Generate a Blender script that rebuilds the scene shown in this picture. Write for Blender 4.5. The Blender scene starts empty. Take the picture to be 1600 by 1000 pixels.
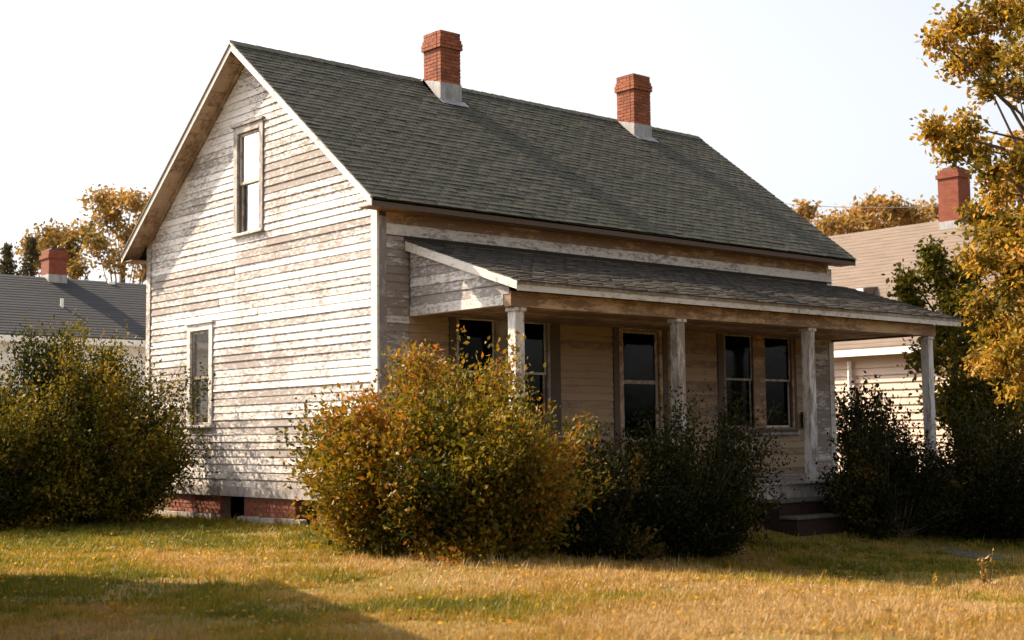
import bpy, math, random
import numpy as np
from mathutils import Vector, Matrix

SC = bpy.context.scene
COL = SC.collection

# ------------------------------------------------------------------ camera, sky, sun, exposure
cam_d = bpy.data.cameras.new('camera')
cam = bpy.data.objects.new('camera', cam_d)
COL.objects.link(cam)
CF = Vector((0.65725, 0.74890, 0.08461)).normalized()
CR = Vector((0.75219, -0.65885, -0.01142)).normalized()
CU = CR.cross(CF).normalized()
CR = CF.cross(CU).normalized()
CP = Vector((-12.5666, -17.5394, 1.4983))
cam.matrix_world = Matrix(((CR.x, CU.x, -CF.x, CP.x), (CR.y, CU.y, -CF.y, CP.y), (CR.z, CU.z, -CF.z, CP.z), (0, 0, 0, 1)))
cam_d.sensor_width = 36.0
cam_d.lens = 2124.3 / 1600 * 36
cam_d.clip_end = 2000
cam_d.dof.use_dof = True
cam_d.dof.focus_distance = 21.5
cam_d.dof.aperture_fstop = 1.8
SC.camera = cam

SUN_TRAVEL = Vector((0.48, -1.0, -0.885)).normalized()
SUN_EL = math.asin(-SUN_TRAVEL.z)
SUN_AZ = math.atan2(-SUN_TRAVEL.x, -SUN_TRAVEL.y)      # clockwise from +Y
world = bpy.data.worlds.new('World')
SC.world = world
world.use_nodes = True
wn = world.node_tree.nodes
wl = world.node_tree.links
wn.clear()
w_out = wn.new('ShaderNodeOutputWorld')
w_bg = wn.new('ShaderNodeBackground')
w_sky = wn.new('ShaderNodeTexSky')
w_sky.sky_type = 'NISHITA'
w_sky.sun_disc = False
w_sky.sun_elevation = SUN_EL
w_sky.sun_rotation = SUN_AZ
w_sky.air_density = 1.0
w_sky.dust_density = 4.0
w_sky.ozone_density = 0.6
w_bg.inputs['Strength'].default_value = 0.118
w_hsv = wn.new('ShaderNodeHueSaturation')      # thin high haze: the sky is nearly white
w_hsv.inputs['Saturation'].default_value = 0.28
wl.new(w_sky.outputs[0], w_hsv.inputs['Color'])
wl.new(w_hsv.outputs[0], w_bg.inputs['Color'])
wl.new(w_bg.outputs[0], w_out.inputs['Surface'])

sun_d = bpy.data.lights.new('sun', 'SUN')
sun_d.energy = 5.0
sun_d.angle = math.radians(0.6)
sun_d.color = (1.0, 0.795, 0.565)
sun = bpy.data.objects.new('sun', sun_d)
COL.objects.link(sun)
sun.rotation_euler = SUN_TRAVEL.to_track_quat('-Z', 'Y').to_euler()
sun.location = (-10, 20, 30)

SC.view_settings.view_transform = 'Standard'
SC.view_settings.look = 'None'
SC.view_settings.gamma = 1.0
SC.view_settings.use_curve_mapping = False
SC.view_settings.exposure = 1.25
SC.render.engine = 'CYCLES'
SC.cycles.max_bounces = 8
SC.cycles.transparent_max_bounces = 12

# ------------------------------------------------------------------ helpers
RND = random.Random(7)


def tag(o, label=None, cat=None, group=None, kind=None):
    if label:
        o['label'] = label
    if cat:
        o['category'] = cat
    if group:
        o['group'] = group
    if kind:
        o['kind'] = kind
    return o


def empty(name, loc=(0, 0, 0), rz=0.0):
    o = bpy.data.objects.new(name, None)
    o.empty_display_size = 0.2
    COL.objects.link(o)
    o.location = loc
    o.rotation_euler = (0, 0, rz)
    return o


def link_mesh(name, me, mat=None, parent=None):
    o = bpy.data.objects.new(name, me)
    if mat is not None and not me.materials:
        me.materials.append(mat)
    COL.objects.link(o)
    if parent is not None:
        o.parent = parent
    return o


class MB:
    """collects verts and faces for one mesh"""

    def __init__(self):
        self.v = []
        self.f = []

    def add(self, verts, faces):
        n = len(self.v)
        self.v += [tuple(p) for p in verts]
        self.f += [tuple(i + n for i in f) for f in faces]
        return self

    def box(self, x0, x1, y0, y1, z0, z1):
        return self.add([(x0, y0, z0), (x1, y0, z0), (x1, y1, z0), (x0, y1, z0), (x0, y0, z1), (x1, y0, z1), (x1, y1, z1), (x0, y1, z1)],
                        [(0, 3, 2, 1), (4, 5, 6, 7), (0, 1, 5, 4), (1, 2, 6, 5), (2, 3, 7, 6), (3, 0, 4, 7)])

    def hexa(self, p):
        """eight corners ordered as in box"""
        return self.add(p, [(0, 3, 2, 1), (4, 5, 6, 7), (0, 1, 5, 4), (1, 2, 6, 5), (2, 3, 7, 6), (3, 0, 4, 7)])

    def prism(self, poly, fn, d0, d1):
        """poly in 2D extruded between depths d0 and d1; fn(u, v, d) -> xyz"""
        n = len(poly)
        vs = [fn(u, v, d0) for u, v in poly] + [fn(u, v, d1) for u, v in poly]
        fs = [tuple(range(n - 1, -1, -1)), tuple(range(n, 2 * n))]
        for i in range(n):
            j = (i + 1) % n
            fs.append((i, j, n + j, n + i))
        return self.add(vs, fs)

    def tube(self, pts, rads, seg=7):
        pts = [Vector(p) for p in pts]
        rings = []
        for i, p in enumerate(pts):
            a = pts[max(i - 1, 0)]
            b = pts[min(i + 1, len(pts) - 1)]
            t = (b - a).normalized()
            ref = Vector((0, 0, 1)) if abs(t.z) < 0.9 else Vector((1, 0, 0))
            s = t.cross(ref).normalized()
            q = t.cross(s)
            r = rads[i]
            rings.append([p + s * (math.cos(2 * math.pi * k / seg) * r) + q * (math.sin(2 * math.pi * k / seg) * r) for k in range(seg)])
        vs = [p for r in rings for p in r]
        fs = []
        for i in range(len(pts) - 1):
            for k in range(seg):
                k2 = (k + 1) % seg
                fs.append((i * seg + k, i * seg + k2, (i + 1) * seg + k2, (i + 1) * seg + k))
        fs.append(tuple(range(seg)))
        fs.append(tuple(range(len(vs) - seg, len(vs))))
        return self.add(vs, fs)

    def build(self, name, mat, parent=None, bevel=0.0, smooth=False):
        me = bpy.data.meshes.new(name)
        me.from_pydata(self.v, [], self.f)
        me.update()
        if smooth:
            me.polygons.foreach_set('use_smooth', [True] * len(me.polygons))
        o = link_mesh(name, me, mat, parent)
        if bevel > 0:
            m = o.modifiers.new('bevel', 'BEVEL')
            m.width = bevel
            m.segments = 1
        return o


def F_GABLE(u, v, d):
    return (-d, u, v)


def F_FRONT(u, v, d):
    return (u, -d, v)


def sstep(t):
    t = np.clip(t, 0, 1)
    return t * t * (3 - 2 * t)


_NR = np.random.default_rng(3)
_WAV = [(_NR.uniform(0.15, 0.9), _NR.uniform(0, 6.28), _NR.uniform(0, 6.28)) for _ in range(10)]


def bumps(x, y):
    s = 0
    for k, a, ph in _WAV:
        s = s + np.sin(x * k * math.cos(a) + y * k * math.sin(a) + ph) * 0.4 / (0.5 + k)
    return s


def ground_z(x, y):
    x = np.asarray(x, float)
    y = np.asarray(y, float)
    z = -0.55 * sstep((x + 3.0) / 7.0) * sstep((-y - 1.0) / 5.0)
    return z + 0.012 * bumps(x, y) * sstep((np.hypot(x - 5, y - 4) - 6) / 3)


def gz(x, y):
    return float(ground_z(x, y))


# ------------------------------------------------------------------ materials
class NT:
    def __init__(self, name):
        self.m = bpy.data.materials.new(name)
        self.m.use_nodes = True
        self.t = self.m.node_tree
        self.t.nodes.clear()
        self.out = self.n('ShaderNodeOutputMaterial')

    def n(self, typ, **kw):
        o = self.t.nodes.new(typ)
        for k, v in kw.items():
            setattr(o, k, v)
        return o

    def l(self, a, b):
        self.t.links.new(a, b)

    def pos(self, scale=(1, 1, 1), obj=False):
        if obj:
            g = self.n('ShaderNodeTexCoord').outputs['Object']
        else:
            g = self.n('ShaderNodeNewGeometry').outputs['Position']
        mp = self.n('ShaderNodeMapping')
        mp.inputs['Scale'].default_value = scale
        self.l(g, mp.inputs['Vector'])
        return mp.outputs[0]

    def noise(self, vec, scale, detail=4, rough=0.6, dist=0.0):
        o = self.n('ShaderNodeTexNoise')
        o.inputs['Scale'].default_value = scale
        o.inputs['Detail'].default_value = detail
        o.inputs['Roughness'].default_value = rough
        o.inputs['Distortion'].default_value = dist
        self.l(vec, o.inputs['Vector'])
        return o.outputs['Fac']

    def ramp(self, fac, stops, interp='LINEAR'):
        o = self.n('ShaderNodeValToRGB')
        o.color_ramp.interpolation = interp
        e = o.color_ramp.elements
        while len(e) < len(stops):
            e.new(0.5)
        for i, (p, c) in enumerate(stops):
            e[i].position = p
            e[i].color = (*c, 1) if len(c) == 3 else c
        self.l(fac, o.inputs['Fac'])
        return o.outputs['Color']

    def math(self, op, a, b=None, c=None, clamp=False):
        o = self.n('ShaderNodeMath', operation=op, use_clamp=clamp)
        for i, v in enumerate((a, b, c)):
            if v is None:
                continue
            if isinstance(v, (int, float)):
                o.inputs[i].default_value = v
            else:
                self.l(v, o.inputs[i])
        return o.outputs[0]

    def mix(self, fac, a, b, blend='MIX'):
        o = self.n('ShaderNodeMix', data_type='RGBA', blend_type=blend)
        for i, v in ((0, fac), (6, a), (7, b)):
            if isinstance(v, (int, float)):
                o.inputs[i].default_value = v
            elif isinstance(v, tuple):
                o.inputs[i].default_value = (*v, 1) if len(v) == 3 else v
            else:
                self.l(v, o.inputs[i])
        return o.outputs[2]

    def rand(self):
        return self.n('ShaderNodeObjectInfo').outputs['Random']

    def bump(self, h, strength=0.3, dist=0.01):
        o = self.n('ShaderNodeBump')
        o.inputs['Strength'].default_value = strength
        o.inputs['Distance'].default_value = dist
        self.l(h, o.inputs['Height'])
        return o.outputs[0]

    def bsdf(self, color, rough=0.8, normal=None, spec=0.3, metal=0.0):
        o = self.n('ShaderNodeBsdfPrincipled')
        if isinstance(color, tuple):
            o.inputs['Base Color'].default_value = (*color, 1)
        else:
            self.l(color, o.inputs['Base Color'])
        if isinstance(rough, (int, float)):
            o.inputs['Roughness'].default_value = rough
        else:
            self.l(rough, o.inputs['Roughness'])
        o.inputs['Specular IOR Level'].default_value = spec
        o.inputs['Metallic'].default_value = metal
        if normal is not None:
            self.l(normal, o.inputs['Normal'])
        self.l(o.outputs[0], self.out.inputs['Surface'])
        return o


def peeling_paint(name, stretch, amount, paint=(0.72, 0.69, 0.65), wood=(0.20, 0.15, 0.115), wood2=(0.30, 0.26, 0.23), per_piece=0.10):
    """old white paint flaking off grey-brown wood; stretch squeezes the flakes along the grain"""
    t = NT(name)
    p = t.pos(stretch)
    pw = t.pos((1, 1, 1))
    n1 = t.noise(p, 2.3, 9, 0.72, 0.3)
    n2 = t.noise(pw, 0.55, 4, 0.6)
    n3 = t.noise(p, 11.0, 6, 0.7)
    r = t.rand()
    v = t.math('ADD', t.math('MULTIPLY', n1, 0.62), t.math('MULTIPLY', n3, 0.24))
    v = t.math('ADD', v, t.math('MULTIPLY', n2, 0.30))
    v = t.math('ADD', v, t.math('MULTIPLY', r, per_piece))
    v = t.math('SUBTRACT', v, 0.60 + per_piece * 0.5 - amount)
    mask = t.math('MULTIPLY', v, 13.0, clamp=True)
    n4 = t.noise(p, 34.0, 4, 0.75)
    fleck = t.math('MULTIPLY', t.math('SUBTRACT', t.math('ADD', n4, t.math('MULTIPLY', v, 0.9)), 0.545), 9.0, clamp=True)
    mask = t.math('MAXIMUM', mask, t.math('MULTIPLY', fleck, 0.8))
    soft = t.math('MULTIPLY', t.math('ADD', v, 0.10), 4.0, clamp=True)
    grain = t.noise(p, 26.0, 5, 0.7)
    woodc = t.mix(grain, wood, wood2)
    dirt = t.noise(pw, 3.1, 6, 0.7)
    pc = t.mix(t.math('MULTIPLY', dirt, 0.55), paint, (paint[0] * 0.62, paint[1] * 0.56, paint[2] * 0.50))
    pc = t.mix(t.math('MULTIPLY', soft, 0.28), pc, (paint[0] * 0.66, paint[1] * 0.59, paint[2] * 0.53))
    pc = t.mix(t.math('MULTIPLY', r, 0.22), pc, (paint[0] * 0.72, paint[1] * 0.69, paint[2] * 0.66))
    c = t.mix(mask, pc, woodc)
    h = t.math('SUBTRACT', t.math('MULTIPLY', grain, 0.25), mask)
    t.bsdf(c, t.math('ADD', t.math('MULTIPLY', mask, 0.25), 0.6), t.bump(h, 0.5, 0.004), 0.25)
    return t.m


def simple_noise_mat(name, c0, c1, scale=6.0, stretch=(1, 1, 1), rough=0.85, bump=0.2, piece=0.0, spec=0.25, detail=6, obj=False):
    t = NT(name)
    p = t.pos(stretch, obj)
    n = t.noise(p, scale, detail, 0.65)
    f = t.math('MULTIPLY', t.math('SUBTRACT', n, 0.28), 2.2, clamp=True)
    if piece > 0:
        r = t.rand()
        f = t.math('ADD', t.math('MULTIPLY', f, 1 - piece), t.math('MULTIPLY', r, piece), clamp=True)
    c = t.mix(f, c0, c1)
    n2 = t.noise(p, scale * 7, 4, 0.7)
    t.bsdf(c, rough, t.bump(n2, bump, 0.01), spec)
    return t.m


def shingle_mat(name, c0, c1, c2):
    """asphalt shingles: every piece its own tone (a stored tone, or the object's own random), mottled by weather"""
    t = NT(name)
    a = t.n('ShaderNodeAttribute', attribute_name='tone')
    r = t.math('FRACT', t.math('ADD', a.outputs['Fac'], t.rand()))
    pw = t.pos((1, 1, 1))
    n = t.noise(pw, 0.5, 5, 0.65)
    g = t.noise(pw, 60, 3, 0.7)
    c = t.mix(r, c0, c1)
    c = t.mix(t.math('MULTIPLY', t.math('SUBTRACT', n, 0.38), 2.6, clamp=True), c, c2)
    c = t.mix(t.math('MULTIPLY', g, 0.45), c, (c0[0] * 0.6, c0[1] * 0.6, c0[2] * 0.6))
    t.bsdf(c, 0.92, t.bump(g, 0.45, 0.006), 0.15)
    return t.m


def glass_mat(name, tint=0.9, refl=1.0):
    t = NT(name)
    tr = t.n('ShaderNodeBsdfTransparent')
    tr.inputs['Color'].default_value = (tint, tint * 0.99, tint * 0.96, 1)
    gl = t.n('ShaderNodeBsdfGlossy')
    gl.inputs['Roughness'].default_value = 0.05
    gl.inputs['Color'].default_value = (0.9, 0.92, 0.95, 1)
    p = t.pos((1, 1, 1))
    n = t.noise(p, 1.7, 2, 0.5)
    t.l(t.bump(n, 0.12, 0.03), gl.inputs['Normal'])
    fr = t.n('ShaderNodeFresnel')
    fr.inputs['IOR'].default_value = 1.5
    mx = t.n('ShaderNodeMixShader')
    t.l(t.math('MULTIPLY', fr.outputs[0], refl, clamp=True), mx.inputs[0])
    t.l(tr.outputs[0], mx.inputs[1])
    t.l(gl.outputs[0], mx.inputs[2])
    t.l(mx.outputs[0], t.out.inputs['Surface'])
    return t.m


def leaf_mat(name, stops, trans=0.35, rough=0.5, spec=0.35):
    t = NT(name)
    a = t.n('ShaderNodeAttribute', attribute_name='tone')
    c = t.ramp(a.outputs['Fac'], stops)
    b = t.n('ShaderNodeBsdfPrincipled')
    t.l(c, b.inputs['Base Color'])
    b.inputs['Roughness'].default_value = rough
    b.inputs['Specular IOR Level'].default_value = spec
    tl = t.n('ShaderNodeBsdfTranslucent')
    t.l(t.mix(1.0, c, (1.0, 0.92, 0.55), 'MULTIPLY'), tl.inputs['Color'])
    mx = t.n('ShaderNodeMixShader')
    mx.inputs[0].default_value = trans
    t.l(b.outputs[0], mx.inputs[1])
    t.l(tl.outputs[0], mx.inputs[2])
    t.l(mx.outputs[0], t.out.inputs['Surface'])
    return t.m


M = {}
M['siding'] = peeling_paint('old_white_siding', (3.6, 3.6, 9.0), 0.062, paint=(0.73, 0.71, 0.70), wood=(0.17, 0.145, 0.135), wood2=(0.33, 0.295, 0.275), per_piece=0.11)
M['siding_shade'] = peeling_paint('shade_toned_siding', (1.2, 1.2, 6.0), 0.02, paint=(0.37, 0.265, 0.165), wood=(0.15, 0.10, 0.065), wood2=(0.24, 0.17, 0.12), per_piece=0.14)  # porch wall siding, browned and darkened to paint in the porch shade
M['trim'] = peeling_paint('old_white_trim', (3.0, 5.0, 8.0), 0.0, paint=(0.70, 0.68, 0.65), wood=(0.17, 0.14, 0.12))
M['post'] = peeling_paint('old_post_paint', (5, 5, 0.9), 0.035, paint=(0.68, 0.66, 0.64))
M['trim_bad'] = peeling_paint('bare_weathered_trim', (1.2, 5.0, 5.0), 0.30, wood=(0.075, 0.052, 0.038), wood2=(0.14, 0.105, 0.08))
M['rake'] = peeling_paint('rake_paint', (4.0, 4.0, 7.0), -0.02, wood=(0.20, 0.165, 0.14))
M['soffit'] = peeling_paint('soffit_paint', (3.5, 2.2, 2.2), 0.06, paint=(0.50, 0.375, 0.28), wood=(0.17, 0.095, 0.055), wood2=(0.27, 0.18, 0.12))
M['beam'] = peeling_paint('bounce_toned_beam_paint', (0.9, 3.0, 3.0), 0.08, paint=(0.56, 0.385, 0.235), wood=(0.18, 0.11, 0.065), wood2=(0.26, 0.17, 0.11))  # orange-brown tint paints in warm light bounced up from the lawn
M['casing'] = peeling_paint('grey_casing_paint', (3, 3, 1.5), 0.07, paint=(0.44, 0.42, 0.41), wood=(0.17, 0.14, 0.125), wood2=(0.27, 0.24, 0.22))
M['casing_dark'] = peeling_paint('brown_casing_paint', (3, 3, 1.2), 0.03, paint=(0.10, 0.078, 0.06), wood=(0.07, 0.05, 0.04), wood2=(0.12, 0.09, 0.07))
M['sash'] = peeling_paint('sash_paint', (3, 3, 2), 0.05, paint=(0.60, 0.55, 0.49))
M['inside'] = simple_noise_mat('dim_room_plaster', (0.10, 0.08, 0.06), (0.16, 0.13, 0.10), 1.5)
M['shingle'] = shingle_mat('grey_green_shingle', (0.074, 0.071, 0.058), (0.104, 0.099, 0.083), (0.070, 0.072, 0.048))
M['shingle_porch'] = shingle_mat('weathered_porch_shingle', (0.052, 0.048, 0.042), (0.105, 0.09, 0.076), (0.075, 0.068, 0.058))
M['deck'] = simple_noise_mat('roof_deck_felt', (0.03, 0.03, 0.028), (0.05, 0.048, 0.045), 3)
M['brick'] = simple_noise_mat('red_brick', (0.13, 0.040, 0.022), (0.34, 0.112, 0.054), 9, piece=0.55, bump=0.4)
M['brick_low'] = simple_noise_mat('painted_foundation_brick', (0.15, 0.045, 0.027), (0.28, 0.10, 0.06), 9, piece=0.5, bump=0.4)
M['step_brick'] = simple_noise_mat('shade_toned_step_brick', (0.018, 0.011, 0.009), (0.035, 0.020, 0.016), 7, bump=0.5)  # brick colour brought near black: the deep shade at the steps painted in
M['step_stone'] = simple_noise_mat('dirty_shade_toned_stone', (0.05, 0.045, 0.035), (0.12, 0.11, 0.095), 5, bump=0.5)  # darkened to paint in shade on the treads; dirty slabs on the path
M['mortar'] = simple_noise_mat('mortar', (0.13, 0.075, 0.05), (0.24, 0.17, 0.13), 14, bump=0.4)
M['concrete'] = simple_noise_mat('old_concrete', (0.20, 0.18, 0.16), (0.42, 0.39, 0.35), 5, bump=0.5)
M['lead'] = simple_noise_mat('lead_flashing', (0.14, 0.145, 0.15), (0.40, 0.40, 0.40), 3.5, stretch=(2, 2, 0.6), rough=0.5, spec=0.5)
M['glass'] = glass_mat('old_window_glass', 0.40, 0.10)
M['glass_dusty'] = glass_mat('dusty_window_glass', 0.66, 0.5)
M['blind'] = simple_noise_mat('white_roller_blind', (0.80, 0.80, 0.79), (0.86, 0.86, 0.85), 2, bump=0.05)
M['curtain'] = simple_noise_mat('faded_curtain', (0.40, 0.36, 0.32), (0.62, 0.57, 0.52), 1.2, stretch=(6, 6, 0.5), bump=0.2)
M['curtain_grey'] = simple_noise_mat('grey_lace_curtain', (0.18, 0.145, 0.125), (0.36, 0.30, 0.27), 1.6, stretch=(3, 3, 1), bump=0.2)
M['black_metal'] = simple_noise_mat('black_metal', (0.015, 0.015, 0.015), (0.03, 0.03, 0.03), 8, rough=0.5, spec=0.5)
M['bark'] = simple_noise_mat('bark', (0.06, 0.045, 0.033), (0.14, 0.11, 0.085), 4, stretch=(3, 3, 0.7), bump=0.8)
M['stem'] = simple_noise_mat('shrub_stem', (0.07, 0.05, 0.035), (0.13, 0.10, 0.07), 8, bump=0.4)
M['dark_roof'] = simple_noise_mat('dark_blue_grey_roof', (0.032, 0.034, 0.038), (0.055, 0.056, 0.060), 1.2, stretch=(1, 3, 6), bump=0.3)
M['pink_roof'] = simple_noise_mat('faded_tan_roof', (0.125, 0.095, 0.077), (0.19, 0.148, 0.12), 2.2, stretch=(5, 0.7, 5), bump=0.3)
M['pale_siding'] = simple_noise_mat('pale_pink_siding', (0.60, 0.47, 0.39), (0.68, 0.55, 0.46), 0.8, bump=0.1)
M['white_siding'] = simple_noise_mat('white_siding', (0.66, 0.65, 0.64), (0.76, 0.75, 0.74), 0.8, bump=0.1)
M['white_trim'] = simple_noise_mat('white_trim', (0.74, 0.73, 0.71), (0.80, 0.79, 0.78), 1.5, bump=0.05)
M['chimney_far'] = simple_noise_mat('dark_red_chimney', (0.13, 0.034, 0.02), (0.24, 0.075, 0.042), 5, stretch=(1, 1, 2.4), bump=0.4)

AUTUMN_BUSH = [(0.0, (0.028, 0.034, 0.005)), (0.3, (0.085, 0.080, 0.008)), (0.58, (0.20, 0.150, 0.014)), (0.85, (0.29, 0.165, 0.018)), (1.0, (0.33, 0.115, 0.02))]
SHADE_BUSH = [(0.0, (0.010, 0.013, 0.004)), (0.5, (0.024, 0.028, 0.006)), (0.85, (0.05, 0.044, 0.009)), (1.0, (0.13, 0.07, 0.014))]  # leaf colours lowered so the shade over these bushes is in the colour
GREEN_BUSH = [(0.0, (0.016, 0.022, 0.005)), (0.4, (0.06, 0.062, 0.009)), (0.75, (0.16, 0.13, 0.015)), (1.0, (0.27, 0.17, 0.022))]
GOLD_TREE = [(0.0, (0.09, 0.08, 0.014)), (0.35, (0.26, 0.18, 0.025)), (0.7, (0.46, 0.27, 0.04)), (1.0, (0.55, 0.29, 0.08))]
FAR_TREE = [(0.0, (0.09, 0.075, 0.02)), (0.5, (0.28, 0.18, 0.055)), (1.0, (0.50, 0.28, 0.11))]
CONIFER = [(0.0, (0.04, 0.04, 0.018)), (1.0, (0.13, 0.10, 0.045))]
M['leaf_bush'] = leaf_mat('autumn_bush_leaf', AUTUMN_BUSH, 0.42, 0.45, 0.14)
M['leaf_shade'] = leaf_mat('shade_toned_bush_leaf', SHADE_BUSH, 0.3, 0.6, 0.08)
M['leaf_green'] = leaf_mat('olive_bush_leaf', GREEN_BUSH, 0.4, 0.5, 0.08)
M['leaf_gold'] = leaf_mat('golden_tree_leaf', GOLD_TREE, 0.5, 0.5, 0.12)
M['leaf_far'] = leaf_mat('far_autumn_leaf', FAR_TREE, 0.4, 0.6, 0.2)
M['needle'] = leaf_mat('conifer_needles', CONIFER, 0.2, 0.6, 0.2)
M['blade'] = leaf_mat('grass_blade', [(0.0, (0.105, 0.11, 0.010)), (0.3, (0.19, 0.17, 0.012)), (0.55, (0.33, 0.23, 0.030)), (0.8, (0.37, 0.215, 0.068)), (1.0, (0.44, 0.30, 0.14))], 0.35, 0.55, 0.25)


def ground_mat():
    t = NT('lawn_soil')
    pw = t.pos((1, 1, 1))
    n1 = t.noise(pw, 0.45, 5, 0.6)
    n2 = t.noise(pw, 5.0, 6, 0.7)
    n3 = t.noise(pw, 40.0, 3, 0.7)
    c = t.ramp(n1, [(0.35, (0.11, 0.105, 0.02)), (0.5, (0.20, 0.145, 0.035)), (0.65, (0.26, 0.15, 0.055))])
    c = t.mix(t.math('MULTIPLY', n2, 0.7), c, (0.07, 0.05, 0.02))
    t.bsdf(c, 0.95, t.bump(n3, 0.6, 0.02), 0.1)
    return t.m


M['ground'] = ground_mat()

# ------------------------------------------------------------------ ground
def build_ground():
    def axis(lo, hi, step, far):
        a = list(np.arange(lo, hi + 1e-6, step))
        out, d = [], step
        x = lo
        while x > -far:
            d *= 1.35
            x -= d
            out.append(x)
        a = out[::-1] + a
        x, d = hi, step
        while x < far:
            d *= 1.35
            x += d
            a.append(x)
        return np.array(a)
    xs = axis(-14, 18, 0.4, 500)
    ys = axis(-18, 12, 0.4, 500)
    X, Y = np.meshgrid(xs, ys)
    Z = ground_z(X, Y)
    v = np.stack([X.ravel(), Y.ravel(), Z.ravel()], 1)
    nx = len(xs)
    f = [(j * nx + i, j * nx + i + 1, (j + 1) * nx + i + 1, (j + 1) * nx + i) for j in range(len(ys) - 1) for i in range(nx - 1)]
    me = bpy.data.meshes.new('ground')
    me.from_pydata(v.tolist(), [], f)
    me.polygons.foreach_set('use_smooth', [True] * len(f))
    o = link_mesh('ground', me, M['ground'])
    tag(o, kind='structure')


build_ground()

# ------------------------------------------------------------------ the old house
W, L = 7.92, 12.0          # gable width along y, length along x
O = 0.42                   # roof overhang
EAVE, RIDGE = 5.27, 8.708  # top of the roof at the eave edge and at the ridge
EY = -0.418                # eave edge
SL = (RIDGE - EAVE) / (W / 2 - EY)
ZB = 0.49                  # bottom of the cladding
ROOT = empty('old_house', (0, 0, 0))
tag(ROOT, 'old white clapboard house, peeling paint, dark shingle roof, two brick chimneys, front porch', 'house')


def roof_z(y):
    return RIDGE - SL * abs(y - W / 2)


def under_z(y):            # underside of the deck
    return roof_z(y) - 0.14


def slabs(holes, u0, u1, v0, topf, extra=()):
    """rectangles of a wall round its openings -> polygons"""
    cuts = sorted({u0, u1, *extra, *[h[0] for h in holes], *[h[1] for h in holes]})
    cuts = [c for c in cuts if u0 <= c <= u1]
    polys = []
    for a, b in zip(cuts[:-1], cuts[1:]):
        z = v0
        for h in sorted([h for h in holes if h[0] < (a + b) / 2 < h[1]], key=lambda h: h[2]):
            polys.append([(a, z), (b, z), (b, h[2]), (a, h[2])])
            z = h[3]
        polys.append([(a, z), (b, z), (b, topf(b)), (a, topf(a))])
    return polys


# openings: casing outline u0, u1, v0, v1
G_UP = (3.45, 4.48, 5.18, 7.22)
G_LOW = (5.24, 6.22, 1.71, 3.68)
F_W1 = (1.42, 3.92, 1.50, 3.60)
F_D = (5.26, 6.73, 0.60, 3.62)
F_W2 = (8.19, 10.70, 1.50, 3.62)
CW = 0.13


def inner(o, top=CW):
    return (o[0] + CW, o[1] - CW, o[2] + 0.05, o[3] - top)


gable_holes = [inner(G_UP), inner(G_LOW)]
front_holes = [(F_W1[0] + 0.2, F_W1[1] - 0.3, F_W1[2] + 0.1, F_W1[3] - 0.12), (F_D[0] + 0.22, F_D[1] - 0.2, 0.62, F_D[3] - 0.14), (F_W2[0] + 0.24, F_W2[1] - 0.14, F_W2[2] + 0.1, F_W2[3] - 0.14)]

mb = MB()
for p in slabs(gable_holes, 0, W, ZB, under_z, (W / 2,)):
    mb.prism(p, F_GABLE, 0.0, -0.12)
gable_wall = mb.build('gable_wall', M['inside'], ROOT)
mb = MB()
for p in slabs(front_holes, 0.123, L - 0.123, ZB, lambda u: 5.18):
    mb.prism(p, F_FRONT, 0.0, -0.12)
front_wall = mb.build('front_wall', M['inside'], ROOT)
mb = MB()
mb.box(0.123, L - 0.123, W - 0.12, W, ZB, 5.18)
back_wall = mb.build('back_wall', M['white_siding'], ROOT)
mb = MB()
for p in slabs([], 0, W, ZB, under_z, (W / 2,)):
    mb.prism(p, lambda u, v, d: (L + d, u, v), 0.0, -0.12)
end_wall = mb.build('end_wall', M['siding'], ROOT)
mb = MB()
mb.box(0.13, L - 0.13, 0.13, W - 0.13, ZB + 0.02, 0.58)
mb.box(0.13, L - 0.13, 0.13, W - 0.13, 4.25, 4.33)
mb.box(4.4, 4.5, 0.13, W - 0.13, 0.585, 4.245)
mb.box(7.4, 7.5, 0.13, W - 0.13, 0.585, 4.245)
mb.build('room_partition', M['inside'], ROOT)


def board(mbx, fn, a0, b0, a1, b1, z0, z1, t0=0.034, t1=0.012, back=0.002):
    """one clapboard, thick at its lower edge; a = ends at the bottom, b = ends at the top"""
    if callable(fn):
        mbx.hexa([fn(a0, z0, back), fn(b0, z0, back), fn(b0, z0, t0), fn(a0, z0, t0), fn(a1, z1, back), fn(b1, z1, back), fn(b1, z1, t1), fn(a1, z1, t1)])


EXP = 0.1335


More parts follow.
